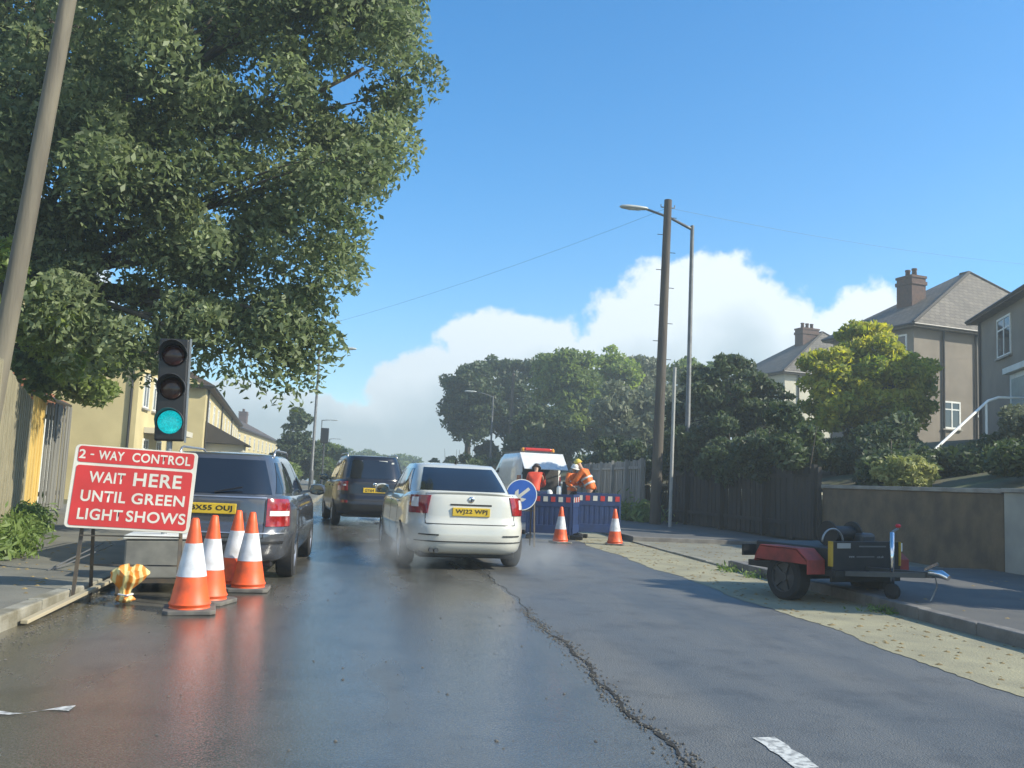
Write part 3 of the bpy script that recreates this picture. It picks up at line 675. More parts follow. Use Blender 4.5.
# ------------------------------------------------------------------ red sign
M_signred = mat('sign_red', (0.50, 0.028, 0.025), .45, c2=(0.42, 0.026, 0.022), scale=5)
M_signwhite = mat('sign_white', (0.60, 0.58, 0.50), .5, c2=(0.50, 0.48, 0.42), scale=5)
M_frame = mat('sign_frame', (0.07, 0.065, 0.06), .6, .3, c2=(0.12, 0.09, 0.06), scale=10)
def rrect(w, h, r, n=6):
    return [(sx*(w/2-r)+r*math.cos(a0+math.pi/2*i/n), sz*(h/2-r)+r*math.sin(a0+math.pi/2*i/n)) for (sx, sz, a0) in ((1, 1, 0), (-1, 1, math.pi/2), (-1, -1, math.pi), (1, -1, 1.5*math.pi)) for i in range(n+1)]
def red_sign():
    root = empty('road_sign', (-2.23, 8.63, 0), R(9), 'red temporary sign with white lettering reading two way control wait here, on a folding frame', 'road sign')
    T0 = Matrix.Translation((-.02, -.07, 1.02)) @ Matrix.Rotation(R(-9), 4, 'X') @ Matrix.Rotation(R(1.8), 4, 'Y')
    w, h = 1.04, .74
    bd = MB().prism(rrect(w, h, .04), -.006, .012, 'y', T0).build('board', M_signwhite, root, bevel=.002)
    p1 = MB().prism([(x, z+.285) for x, z in rrect(w-.06, .145, .025)], -.010, -.004, 'y', T0).build('upper_panel', M_signred, bd)
    p2 = MB().prism([(x, z-.082) for x, z in rrect(w-.06, .535, .025)], -.010, -.004, 'y', T0).build('lower_panel', M_signred, bd)
    RX = Matrix.Rotation(math.pi/2, 4, 'X')
    def tx(s, x, z, w_, h_, par): text_mesh('lettering', s, w_, h_, M_signwhite, par, T0 @ Matrix.Translation((x, -.0115, z)) @ RX, bold=.022)
    tx('2', -.455, .285, .055, .082, p1); tx('-', -.375, .285, .030, .012, p1); tx('WAY', -.215, .285, .215, .082, p1); tx('CONTROL', .21, .285, .50, .085, p1)
    tx('WAIT', -.225, .085, .30, .10, p2); tx('HERE', .20, .087, .41, .122, p2)
    tx('UNTIL', -.235, -.085, .37, .10, p2); tx('GREEN', .225, -.085, .45, .10, p2)
    tx('LIGHT', -.24, -.245, .37, .10, p2); tx('SHOWS', .225, -.245, .50, .10, p2)
    def leg(a, b): MB().bar(a, b, .030, .016).build('leg', M_frame, root)
    leg((-.40, .03, 1.2), (-.43, -.12, 0)); leg((.40, .03, 1.2), (.43, -.12, 0)); leg((-.36, .05, 1.24), (-.36, .46, 0)); leg((.38, .05, 1.24), (.42, .46, 0))
    for a_, b_ in (((-.36, .36, .30), (.40, .36, .30)), ((-.42, .03, 1.22), (.42, .03, 1.22)), ((-.42, -.075, .60), (.42, -.075, .60))): MB().bar(a_, b_, .024, .012).build('crossbar', M_frame, root)
red_sign()

# orange and yellow sandbag lying on the frame's foot
def sandbag():
    root = empty('sandbag', (-2.24, 8.62, 0), R(20), 'crumpled yellow and orange sandbag lying between the legs of the red sign', 'sandbag')
    m, nt, b = node_mat('sandbag_cloth'); N = nt.nodes.new
    t = N('ShaderNodeTexCoord'); wv = N('ShaderNodeTexWave'); wv.inputs['Scale'].default_value = 4.2; wv.inputs['Distortion'].default_value = 6.0; nt.links.new(t.outputs['Object'], wv.inputs['Vector'])
    cr_ = N('ShaderNodeValToRGB'); nt.links.new(wv.outputs['Color'], cr_.inputs[0]); e = cr_.color_ramp.elements
    e[0].position = .3; e[0].color = (.6, .2, .02, 1); e[1].position = .7; e[1].color = (.62, .52, .22, 1); nt.links.new(cr_.outputs[0], b.inputs['Base Color']); b.inputs['Roughness'].default_value = .55
    bm = bmesh.new(); bmesh.ops.create_icosphere(bm, subdivisions=5, radius=1)
    for v in bm.verts:
        p = v.co.copy(); a = math.atan2(p.y, p.x)
        k = 1 + .10*math.sin(a*9+p.z*3)*(.4+abs(p.z)) + .06*math.sin(p.x*7+p.z*5)
        z = p.z
        prof = np.interp(z, [-1, -.8, -.45, -.2, .3, .75, 1], [.03, .085, .045, .055, .125, .155, .10]); rr_ = math.hypot(p.x, p.y) or 1e-6
        edge = min(1, rr_/.35) if abs(z) > .9 else 1
        v.co = Vector((p.x/rr_*prof*k*edge + .02*z + .035*max(0, -z-.4), p.y/rr_*prof*k*.75*edge, max(.004, .155 + z*.15 + .035*math.sin(a*2+.6)*max(0, z) + .018*math.sin(a*7)*max(0, z))))
    me = bpy.data.meshes.new('bag'); bm.to_mesh(me); bm.free(); link_mesh('bag', me, m, root, True)
    mb = MB(); mb.tube([(.06, -.02, .085), (0, -.075, .08), (-.06, -.02, .085), (0, .055, .09), (.06, -.02, .085)], .008, 6); mb.build('tie', M_slv, root)
sandbag()
# timber batten against the kerb
mb = MB(); mb.bar((-2.62, 7.35, .03), (-2.52, 9.55, .15), .055, .03); tag(mb.build('timber_batten', mat('batten_wood', (.42, .36, .24), .8, c2=(.3, .26, .18), scale=4, stretch=(1, .1, 1)), bevel=.004), 'pale timber batten leaning along the left kerb beside the sign', 'batten')
mb = MB(); mb.tube([(-3.35, 9.9, .13), (-3.12, 10.9, .34)], .008, 6); mb.tube([(-3.32, 10.0, .13), (-3.02, 10.9, .32)], .008, 6); tag(mb.build('steel_pin', M_alloy), 'two thin bright rods leaning on the pavement behind the red sign', 'rods')

# ------------------------------------------------------------------ portable signal
def signal():
    root = empty('traffic_signal', (-2.14, 9.45, 0), R(6), 'portable three lamp traffic signal showing green, standing behind the red sign', 'traffic light', tilt=(0, R(-1.2)))
    mb = MB(); mb.tube([(0, .09, .3), (0, .09, 2.45)], .028, 12); mb.build('pole', M_steel, root, smooth=True, sharp=.7)
    MB().box(-.142, .142, .0, .10, 1.49, 2.53).build('head', M_black, root, bevel=.02)
    MB().box(.143, .158, .03, .09, 1.48, 2.54).build('side_rail', M_steel, root)
    cols = [mat('lens_red_off', (.035, .008, .008), .2), mat('lens_amber_off', (.04, .014, .008), .2), mat('lens_green_on', (.02, .3, .25), .3, emit=(.002, .33, .37), estr=1.0)]
    for i, (z, nm) in enumerate(((2.36, 'red_lens'), (2.02, 'amber_lens'), (1.68, 'green_lens'))):
        T = Matrix.Translation((0, 0, z)) @ Matrix.Rotation(math.pi/2, 4, 'X')
        mb = MB(); mb.lathe([(.118, .0), (.10, .022), (.06, .035), (.005, .04)], 32, T); L_ = mb.build(nm, cols[i], root, smooth=True)
        mb = MB(); P = []
        for k in range(31):
            a = R(-25) + R(230)*k/30; d = .19 if 0 < 1 else 0; d = .06 + .13*math.sin(max(0, min(math.pi, a)))**.6 if math.sin(a) > 0 else .06
            ca, sa = math.cos(a), math.sin(a)
            P.append([(.128*ca, 0, z+.128*sa), (.134*ca, -d, z+.134*sa), (.139*ca, -d, z+.139*sa), (.137*ca, 0, z+.137*sa)])
        mb.grid(P); mb.build('visor', mat('visor_grey', (.05, .05, .055), .5), root, smooth=True, sharp=.7)
    MB().box(-.33, .30, -.12, .42, .14, .52).build('battery_box', mat('battery_box_grey', (.22, .22, .20), .7, c2=(.15, .15, .14)), root, bevel=.02)
    MB().box(-.345, .315, -.135, .435, .523, .56).build('box_lid', M_white, root, bevel=.01)
    mb = MB(); mb.bar((-.38, -.10, .12), (.36, -.10, .12), .04); mb.bar((-.38, .40, .12), (.36, .40, .12), .04)
    for x in (-.36, .34):
        mb.bar((x, -.14, .13), (x, .44, .13), .04); 
        for y in (-.12, .42): mb.bar((x, y, 0), (x, y, .13), .045)
    mb.build('stand', M_frame, root)
    MB().box(.28, .325, -.16, -.137, .20, .34).build('reflector', M_red, root)
signal()

nt_ = MATS['lens_green_on'].node_tree; tcn = nt_.nodes.new('ShaderNodeTexCoord'); vn = nt_.nodes.new('ShaderNodeTexVoronoi'); vn.inputs['Scale'].default_value = 70
rm = nt_.nodes.new('ShaderNodeMapRange'); rm.inputs[1].default_value = 0; rm.inputs[2].default_value = .7; rm.inputs[3].default_value = 1.35; rm.inputs[4].default_value = .6
nt_.links.new(tcn.outputs['Object'], vn.inputs['Vector']); nt_.links.new(vn.outputs['Distance'], rm.inputs[0]); nt_.links.new(rm.outputs[0], nt_.nodes['Principled BSDF'].inputs['Emission Strength'])
# ------------------------------------------------------------------ poles, lamps
def wood_pole(name, label, base, top, r, m, steps=True, seed=0):
    root = empty(name, base, 0, label, 'utility pole'); b = Vector(base); t = Vector(top)-b
    mb = MB(); mb.tube([tuple(t*k) for k in (0, .25, .5, .75, 1)], [r*(1-.3*k) for k in (0, .25, .5, .75, 1)], 18); mb.build('shaft', m, root, smooth=True, sharp=.7)
    if steps:
        mb = MB()
        for i in range(10):
            p = t*(.45+.055*i); s = 1 if i % 2 else -1; mb.tube([tuple(p), tuple(p+Vector((s*(r+.13), 0, .0)))], .011, 6)
        mb.build('climbing_steps', M_dsteel, root)
        mb = MB()
        for dx in (-.14, .14):
            p = t*.975; mb.tube([tuple(p), tuple(p+Vector((dx*1.6, 0, .02))), tuple(p+Vector((dx*1.6, 0, .10)))], .02, 6)
        mb.build('insulators', M_steel, root)
    return root
wood_pole('utility_pole', 'tall dark timber pole with climbing steps standing beside the right street lamp', (8.15, 26.6, 0), (8.30, 26.6, 10.2), .17, M_dark_pole)
wood_pole('utility_pole', 'thick weathered timber pole leaning into the tree at the left edge', (-4.84, 11.5, 0), (-4.14, 11.5, 9.2), .125, M_wood_pole, steps=False)
wood_pole('utility_pole', 'far dark pole rising between the distant trees', (10.7-2.3, 62, 0), (10.7-2.2, 62, 8.7), .14, M_dark_pole, steps=False)
# short pale post near the pole
mb = MB(); mb.tube([(0, 0, 0), (0.03, 0, 4.6)], .05, 10); o = mb.build('metal_post', mat('post_grey', (.36, .36, .34), .6), smooth=True, sharp=.7); o.location = (8.1, 25.0, .1); tag(o, 'short pale grey metal post just right of the dark timber pole', 'post')
def lamp_post(label, base, h, arm, r=.065, head=.62, tiltarm=.45):
    root = empty('street_lamp', base, 0, label, 'street lamp', 'street lamps along the road')
    mb = MB(); mb.tube([(0, 0, 0), (0, 0, 1.3)], r*1.5, 12); mb.tube([(0, 0, 1.28), (0, 0, 1.36), (0, 0, h)], [r*1.45, r, r*.72], 12); mb.build('column', mat('lamp_column', (.15, .155, .155), .5, .3, c2=(.10, .105, .11)), root, smooth=True, sharp=.7)
    mb = MB(); mb.tube([(0, 0, h-.12), (arm*.12, 0, h-.05), (arm*.5, 0, h+tiltarm*.5), (arm, 0, h+tiltarm)], [r*.62, r*.55, r*.5, r*.45], 10); mb.build('arm', mat('lamp_column', (.15, .155, .155)), root, smooth=True)
    s = 1 if arm > 0 else -1
    mb = MB(); T = Matrix.Translation((arm + s*head*.45, 0, h+tiltarm+.02)) @ Matrix.Rotation(s*R(90), 4, 'Y') @ Matrix.Rotation(R(0), 4, 'Z') @ Matrix.Diagonal((.5, .95, 1, 1))
    mb.lathe([(.04, -head*.5), (.10, -head*.44), (.145, -head*.1), (.15, head*.2), (.11, head*.42), (.03, head*.5)], 18, T); hd = mb.build('lamp_head', mat('lamp_head', (.42, .44, .42), .4), root, smooth=True)
    mb = MB(); T = Matrix.Translation((arm + s*head*.45, 0, h+tiltarm-.015)) @ Matrix.Rotation(s*R(90), 4, 'Y') @ Matrix.Diagonal((.45, .85, .9, 1))
    mb.lathe([(.03, -head*.4), (.11, -head*.2), (.12, head*.2), (.03, head*.4)], 16, T); mb.build('lamp_bowl', mat('lamp_bowl', (.62, .66, .62), .25), hd, smooth=True)
    return root
lamp_post('grey street lamp with its arm reaching left past the dark timber pole', (9.45, 27.6, 0), 9.75, -1.55, r=.085, head=.95, tiltarm=.42)
lamp_post('tall slim street lamp on the left pavement, its arm reaching over the cars', (-3.98, 50.5, 0), 8.1, 1.25, r=.085, head=.8, tiltarm=.02)
lamp_post('small far street lamp against the clouds above the dark car', (-3.95-5.5+.9, 120, 0), 8.0, 1.2, r=.10, head=.9, tiltarm=.02)
lamp_post('far street lamp with a pale head in front of the distant trees', (7.6, 66, 0), 7.4, -1.3, r=.085, head=.9, tiltarm=.2)
lamp_post('farthest street lamp rising just above the roof of the dark car', (-10.5, 170, 0), 7.4, 1.2, r=.12, head=1.0, tiltarm=.02)
# wires
mb = MB()
def wire(a, b, sag):
    a, b = Vector(a), Vector(b); mb.tube([tuple(a.lerp(b, t) - Vector((0, 0, sag*4*t*(1-t)))) for t in np.linspace(0, 1, 14)], .004, 4)
wire((8.3, 26.6, 9.95), (-9.5, 44, 6.4), .5); tag(mb.build('overhead_wire', M_dsteel), 'thin overhead wire running left from the dark timber pole', 'wire')
mb = MB(); wire((8.3, 26.6, 9.95), (34, 34, 11.5), .5); tag(mb.build('overhead_wire', M_dsteel), 'thin overhead wire running right from the pole over the garden trees', 'wire')
# distant back of a signal, left
root = empty('traffic_signal', (-4.05, 60, 0), 0, 'far dark traffic signal on a thin post left of the dark car', 'traffic light')
mb = MB(); mb.tube([(0, 0, 0), (0, 0, 3.2)], .06, 10); mb.build('pole', M_dsteel, root)
MB().box(-.26, .26, -.1, .12, 3.1, 4.1).build('head', M_black, root, bevel=.04)

# ------------------------------------------------------------------ keep left sign, barriers
def keep_left():
    root = empty('keep_left_sign', (2.62, 17.25, 0), R(-6), 'round blue sign with white diagonal arrow on a low frame beside the white car', 'road sign')
    T = Matrix.Translation((0, -.04, .98)) @ Matrix.Rotation(R(-6), 4, 'X')
    disc = lambda r, a, b: MB().prism([(r*math.cos(k*math.pi/24), r*math.sin(k*math.pi/24)) for k in range(48)], a, b, 'y', T)
    f = disc(.300, -.004, .008).build('rim', M_white, root); disc(.282, -.008, -.0045).build('face', mat('sign_blue', (.02, .10, .42), .4), root)
    Ta = T @ Matrix.Rotation(R(-135+0), 4, 'Y')
    # arrow pointing down-left
    arrow = [(-.03, .19), (.03, .19), (.03, -.05), (.12, .02), (.12, -.06), (0, -.20), (-.12, -.06), (-.12, .02), (-.03, -.05)]
    MB().prism(arrow, -.012, -.0085, 'y', T @ Matrix.Rotation(R(50), 4, 'Y')).build('arrow', M_signwhite, root)
    for (a, b) in (((-.25, 0, .95), (-.28, -.10, 0)), ((.25, 0, .95), (.28, -.10, 0)), ((-.2, .02, .95), (-.22, .35, 0)), ((.2, .02, .95), (.22, .35, 0))): MB().bar(a, b, .028, .014).build('leg', M_frame, root)
    MB().bar((-.25, .0, .68), (.25, 0, .68), .025).build('crossbar', M_frame, root)
keep_left()
M_bblue = mat('barrier_blue', (0.012, 0.036, 0.125), .5, c2=(0.012, 0.028, 0.085))
def barrier():
    root = empty('safety_barrier', (0, 0, 0)); w = 1.0
    mb = MB(); mb.box(-w/2, w/2, -.02, .02, .70, .98); mb.box(-w/2, -w/2+.05, -.025, .025, .10, .72); mb.box(w/2-.05, w/2, -.025, .025, .10, .72); mb.box(-w/2, w/2, -.02, .02, .12, .30)
    for i in range(8):
        x = -w/2+.05+(w-.1)*(i+.5)/8; mb.box(x-.035, x+.035, -.012, .012, .28, .72)
    mb.box(-w/2+.05, w/2-.05, -.006, .006, .30, .70)
    mb.build('panel', M_bblue, root, bevel=.008)
    mb = MB(); 
    for i in range(6):
        x = -w/2+w*i/6
        mb.box(x+.035, x+w/6-.035, -.026, -.0205, .81, .92, None, i % 2)
    mb.build('striped_plank', [M_signwhite, M_signred], root)
    for x in (-.42, .42): MB().box(x-.06, x+.06, -.24, .24, 0, .09).build('foot', M_black, root, bevel=.02)
    return root
bp0 = barrier()
bars = [(3.62, 19.7, -12, 'blue barrier nearest the round blue sign, a cone before it', 1.0), (4.30, 20.1, 70, 'blue barrier turned end on between the two wide barriers', 1.0), (4.95, 20.6, -2, 'blue barrier farthest right, with solid panel, in front of the fence', 1.05),
        (2.95, 21.0, 60, 'blue barrier seen edge on behind the round blue sign', 1.0), (3.9, 24.3, 2, 'blue barrier in the back row before the open van', 1.0)]
for i, (x, y, a, lb, s) in enumerate(bars):
    o = bp0 if i == 0 else copy_tree(bp0); o.location = (x, y, .006); o.rotation_euler.z = R(a); o.scale = (s, 1, s); tag(o, lb, 'barrier', 'blue works barriers')
# small yellow and white gas/pump machine between barriers and workers
root = empty('works_machine', (4.95, 26.2, 0), R(10), 'small dark works machine with white tanks standing between van and workers', 'machine')
MB().box(-.35, .3, -.25, .25, .25, .8).build('engine', M_dsteel, root, bevel=.04)
mb = MB(); mb.lathe([(.08, .75), (.09, .8), (.09, .95), (.04, 1.02)], 16, Matrix.Translation((-.15, 0, 0))); mb.lathe([(.07, .75), (.075, .85), (.075, 1.08), (.04, 1.14)], 16, Matrix.Translation((.15, 0, 0))); mb.build('tank', M_white, root, smooth=True)
mb = MB(); mb.tube([(-.3, -.2, 0), (-.3, -.2, .3)], .03); mb.tube([(.28, -.2, 0), (.28, -.2, .3)], .03); mb.tube([(-.3, .2, 0), (-.3, .2, .3)], .03); mb.tube([(.28, .2, 0), (.28, .2, .3)], .03); mb.build('legs', M_black, root)

# ------------------------------------------------------------------ people
M_skin = mat('skin', (.42, .25, .17), .55); M_hiv = mat('hivis_orange', (.85, .17, .015), .65, c2=(.7, .13, .01), scale=7, bump=.4, bscale=9)
M_hivr = mat('hivis_red_orange', (.75, .07, .02), .65, c2=(.6, .05, .02), scale=7, bump=.4, bscale=9)
M_trs = mat('work_trousers', (.02, .022, .035), .8); M_refl = mat('reflective_tape', (.72, .74, .70), .35)
def skin(name, verts, edges, rad, m, parent, sub=2):
    me = bpy.data.meshes.new(name); me.from_pydata(verts, edges, []); o = bpy.data.objects.new(name, me); col.objects.link(o)
    md = o.modifiers.new('s', 'SKIN'); md.use_smooth_shade = True
    sl = me.skin_vertices[0].data if me.skin_vertices else None
    if sl is None:
        bm = bmesh.new(); bm.from_mesh(me); bm.verts.layers.skin.verify(); bm.to_mesh(me); bm.free(); sl = me.skin_vertices[0].data
    for i, r_ in enumerate(rad): sl[i].radius = (r_, r_) if not isinstance(r_, tuple) else r_; sl[i].use_root = (i == 0)
    s = o.modifiers.new('ss', 'SUBSURF'); s.levels = sub; s.render_levels = sub
    dg = bpy.context.evaluated_depsgraph_get(); dg.update(); me2 = bpy.data.meshes.new_from_object(o.evaluated_get(dg)); bpy.data.objects.remove(o)
    me2.materials.clear(); return link_mesh(name, me2, m, parent, True)
def person(label, loc, rz, J, jacket, helmet, tape=True, scale=1.0):
    """J: joints in local metres (y forward): pelvis, chest, neck, head, shoulders, elbows, hands, knees, feet"""
    root = empty('person', loc, rz, label, 'person', 'road workers in orange'); root.scale = (scale,)*3
    pl, ch, nk, hd = (Vector(J[k]) for k in ('pelvis', 'chest', 'neck', 'head'))
    V = [pl, pl.lerp(ch, .5), ch, nk, hd]; E = [(0, 1), (1, 2), (2, 3), (3, 4)]; Rr = [.13, .12, .14, .058, .07]
    d = (hd-nk).normalized(); V.append(hd + d*.10); E.append((4, 5)); Rr.append(.085); V.append(hd+d*.19); E.append((5, 6)); Rr.append(.06)
    for s in ('l', 'r'):
        sh, el_, ha = (Vector(J[s+k]) for k in ('sh', 'el', 'ha')); i = len(V)
        V += [sh, el_, el_.lerp(ha, .9), ha]; E += [(2, i), (i, i+1), (i+1, i+2), (i+2, i+3)]; Rr += [.062, .048, .032, .038]
        fd = (ha-el_).normalized(); sd = fd.orthogonal().normalized()
        for q in range(4):
            k = len(V); V.append(ha + fd*.06 + sd*(.027*(q-1.5))); V.append(ha + fd*(.12+.012*(1-abs(q-1.2))) + sd*(.030*(q-1.5)) + Vector((0, 0, -.02))); E += [(i+3, k), (k, k+1)]; Rr += [.010, .008]
        k = len(V); V.append(ha + sd*.05 + fd*.04); E.append((i+3, k)); Rr.append(.011)
        hp = pl + Vector((.10 if s == 'r' else -.10, 0, -.06)); kn, ft = Vector(J[s+'kn']), Vector(J[s+'ft']); i = len(V)
        V += [hp, kn, ft, ft + Vector((0, .16, -.04))]; E += [(0, i), (i, i+1), (i+1, i+2), (i+2, i+3)]; Rr += [.10, .068, .048, .045]
    skin('body', [tuple(v) for v in V], E, Rr, M_skin, root)
    V = [pl + Vector((0, 0, -.08)), pl, pl.lerp(ch, .5), ch, ch.lerp(nk, .75)]; E = [(0, 1), (1, 2), (2, 3), (3, 4)]; Rr = [(.20, .17), (.19, .165), (.19, .16), (.20, .165), .09]
    for s in ('l', 'r'):
        sh, el_, ha = (Vector(J[s+k]) for k in ('sh', 'el', 'ha')); i = len(V); V += [sh, el_, el_.lerp(ha, .82)]; E += [(3, i), (i, i+1), (i+1, i+2)]; Rr += [.095, .075, .058]
    jk = skin('jacket', [tuple(v) for v in V], E, Rr, jacket, root)
    V = [pl, pl + Vector((0, 0, -.05))]; E = [(0, 1)]; Rr = [.15, .15]
    for s in ('l', 'r'):
        hp = pl + Vector((.10 if s == 'r' else -.10, 0, -.08)); kn, ft = Vector(J[s+'kn']), Vector(J[s+'ft']); i = len(V); V += [hp, kn, kn.lerp(ft, .95)]; E += [(1, i), (i, i+1), (i+1, i+2)]; Rr += [.115, .085, .068]
    skin('trousers', [tuple(v) for v in V], E, Rr, M_trs, root)
    if tape:
        u = (ch-pl).normalized(); q = u.to_track_quat('Z', 'Y').to_matrix().to_4x4()
        for k, rr_ in ((.30, .205), (.70, .212)):
            mb = MB(); c = pl.lerp(ch, k); mb.lathe([(rr_, -.028), (rr_+.004, 0), (rr_, .028)], 24, Matrix.Translation(c) @ q @ Matrix.Diagonal((1, .86, 1, 1))); mb.build('reflective_band', M_refl, jk, smooth=True)
    q = d.to_track_quat('Z', 'Y').to_matrix().to_4x4()
    mb = MB(); mb.lathe([(.118, .085), (.12, .11), (.112, .16), (.085, .21), (.04, .232), (.005, .237)], 22, Matrix.Translation(hd) @ q); mb.lathe([(.12, .085), (.155, .082), (.15, .092), (.118, .10)], 22, Matrix.Translation(hd + Vector((0, .02, 0))) @ q)
    mb.build('hard_hat', helmet, root, smooth=True)
    f = Vector((0, 1, 0)); f = (f - d*f.dot(d)).normalized(); sd = d.cross(f)
    mb = MB(); mb.lathe([(.018, -.025), (.014, 0), (.004, .02)], 8, Matrix.Translation(hd + d*.075 + f*.085)); mb.build('nose', M_skin, root, smooth=True)
    mb = MB()
    for s in (-1, 1): mb.lathe([(.011, -.006), (.011, .006)], 8, Matrix.Translation(hd + d*.10 + f*.082 + sd*s*.032))
    mb.build('eyes', M_ink, root)
    return root
Jbend = dict(pelvis=(0, 0, .92), chest=(0, .22, 1.30), neck=(0, .34, 1.48), head=(0, .38, 1.54), lsh=(-.20, .25, 1.38), rsh=(.20, .25, 1.38), lel=(-.27, .42, 1.10), rel=(.28, .42, 1.10), lha=(-.15, .62, .98), rha=(.16, .62, .98), lkn=(-.12, .08, .50), rkn=(.13, .05, .50), lft=(-.14, -.02, .08), rft=(.15, -.02, .08))
Jstand = dict(pelvis=(0, 0, .95), chest=(0, .03, 1.32), neck=(0, .05, 1.50), head=(0, .07, 1.56), lsh=(-.20, .02, 1.42), rsh=(.20, .02, 1.42), lel=(-.29, .05, 1.14), rel=(.30, .08, 1.14), lha=(-.20, .28, 1.06), rha=(.20, .30, 1.02), lkn=(-.11, .03, .50), rkn=(.12, .03, .50), lft=(-.12, 0, .08), rft=(.14, 0, .08))
M_hatw = mat('hat_white', (.75, .75, .72), .4); M_haty = mat('hat_yellow', (.7, .55, .08), .4); M_hatd = mat('hat_dark', (.05, .035, .03), .6)
person('worker in bright orange jacket bending behind the barriers, seen from the side', (6.48, 28.0, .12), R(60), Jbend, M_hiv, M_haty, scale=1.08)
person('worker in white hard hat standing left of the bending worker', (5.92, 28.3, .12), R(-150), Jstand, M_hiv, M_hatw, scale=.97)
person('worker in red orange jacket leaning into the open back of the van', (5.05, 30.4, .0), R(-15), Jbend, M_hivr, M_hatd, tape=False, scale=1.06)

# ------------------------------------------------------------------ trailer at the right kerb
def trailer():
    root = empty('equipment_trailer', (5.40, 10.42, 0), R(-159), 'small dark equipment trailer with red mudguards parked half on the right kerb', 'trailer')
    M_rg = mat('mudguard_red', (.32, .045, .035), .7, c2=(.16, .03, .025), scale=5); M_tb = mat('trailer_black', (.012, .015, .016), .6, c2=(.022, .022, .022), scale=6); M_ylw = mat('marker_yellow', (.45, .30, .03), .5)  # black deepened, partly painting the shade over the trailer
    for sg in (-1, 1):
        wh = wheel(root, sg*.70, 0, .27, .19, sg, rim=mat('rim_shaded', (.05, .05, .05), .6))  # rim colour darkened to stand for shade on the trailer
        z0 = .12 if sg < 0 else 0
        prof = [(-.40, .42), (-.38, .50), (-.30, .62), (.28, .62), (.44, .50), (.44, .34), (.425, .34), (.425, .49), (.27, .605), (-.295, .605), (-.37, .49), (-.385, .42)]
        MB().prism(prof, sg*.58, sg*.86, 'x').build('mudguard', M_rg, root, bevel=.006)
        mb = MB(); mb.prism([(-.385, .45), (-.295, .60), (.26, .60), (.425, .48), (.425, .45)], sg*.852, sg*.858, 'x'); mb.build('mudguard_side', M_rg, root)
    mb = MB(); mb.bar((-.55, -.75, .36), (-.55, .55, .36), .07); mb.bar((.55, -.75, .36), (.55, .55, .36), .07); mb.bar((-.58, .55, .36), (.58, .55, .36), .07); mb.bar((-.58, -.75, .36), (.58, -.75, .36), .07); mb.bar((-.75, 0, .27), (.75, 0, .27), .06); mb.build('chassis', M_tb, root)
    MB().box(-.54, .54, -.70, .50, .36, .64).build('body', M_tb, root, bevel=.02)
    hb = MB().box(-.58, .58, .505, .535, .26, .72).build('headboard', M_tb, root, bevel=.006)
    FT = lambda x, z: Matrix.Translation((x, .540, z)) @ Matrix.Rotation(math.pi, 4, 'Z') @ Matrix.Rotation(math.pi/2, 4, 'X')
    M_txt = mat('faded_lettering', (.30, .32, .32), .6)
    text_mesh('lettering', 'www.', .10, .022, M_txt, hb, FT(.26, .545)); text_mesh('lettering', '.co.uk', .12, .028, M_txt, hb, FT(-.22, .545))
    mb = MB(); mb.box(-.12, .18, .536, .539, .538, .552); mb.build('worn_lettering', mat('faded_lettering2', (.12, .13, .13), .6), hb)
    mb = MB(); mb.box(-.32, .14, .536, .540, .655, .672); mb.build('worn_line', mat('faded_lettering2', (.12, .13, .13), .6), hb)
    MB().box(.28, .50, .536, .542, .64, .70).build('label_plate', mat('label_grey', (.32, .33, .32), .5), hb, bevel=.004)
    for x in (.59, -.56): MB().box(x-.014, x+.014, .50, .55, .44, .72).build('marker_strip', M_ylw, root)
    # drum and hoop on top
    mb = MB(); mb.lathe([(.05, -.22), (.15, -.22), (.15, -.20), (.09, -.19), (.09, .19), (.15, .20), (.15, .22), (.05, .22)], 26, Matrix.Translation((-.05, .1, .78)) @ Matrix.Rotation(math.pi/2, 4, 'Y')); mb.build('hose_drum', M_tb, root, smooth=True, sharp=.6)
    mb = MB(); mb.tube([(.36+.17*math.cos(a), .35, .70+.15*math.sin(a)) for a in np.linspace(0, math.pi, 14)], .011, 8); mb.build('hoop_handle', M_steel, root, smooth=True)
    mb = MB(); mb.box(-.45, -.2, -.3, .3, .642, .80); mb.build('engine_cover', M_dsteel, root, bevel=.04)
    # drawbar, coupling, jockey wheel
    mb = MB(); mb.bar((-.42, .53, .36), (-.02, 1.32, .42), .055); mb.bar((.42, .53, .36), (.02, 1.32, .42), .055); mb.bar((0, .5, .40), (0, 1.40, .43), .06); mb.build('drawbar', M_steel if False else M_dsteel, root)
    mb = MB(); mb.tube([(0, 1.36, .45), (0, 1.50, .45), (0, 1.58, .42)], [.04, .045, .03], 12); mb.bar((0, 1.30, .48), (0, 1.46, .56), .03); mb.build('coupling', M_chrome, root, smooth=True, sharp=.7)
    jk = empty('jockey_wheel', (.13, .98, 0)); jk.parent = root
    mb = MB(); mb.tube([(0, 0, .28), (0, 0, .86)], .024, 10); mb.build('jockey_tube', M_chrome, jk, smooth=True)
    mb = MB(); mb.tube([(0, 0, .13), (0, 0, .30)], .016, 8); mb.bar((0, 0, .86), (-.10, 0, .90), .02); mb.build('jockey_stem', M_steel, jk)
    mb = MB(); mb.lathe([(.03, -.025), (.085, -.03), (.09, 0), (.085, .03), (.03, .025)], 18, Matrix.Translation((0, 0, .21)) @ Matrix.Rotation(math.pi/2, 4, 'Y')); mb.build('small_tyre', M_rubber, jk, smooth=True)
    mb = MB(); mb.lathe([(.02, -.02), (.035, 0), (.02, .02)], 10, Matrix.Translation((-.10, 0, .93))); mb.build('handle_grip', mat('grip_red', (.6, .03, .04), .4), jk)
    MB().box(-.70, -.55, .45, .47, .60, .70).build('front_marker', M_white, root)
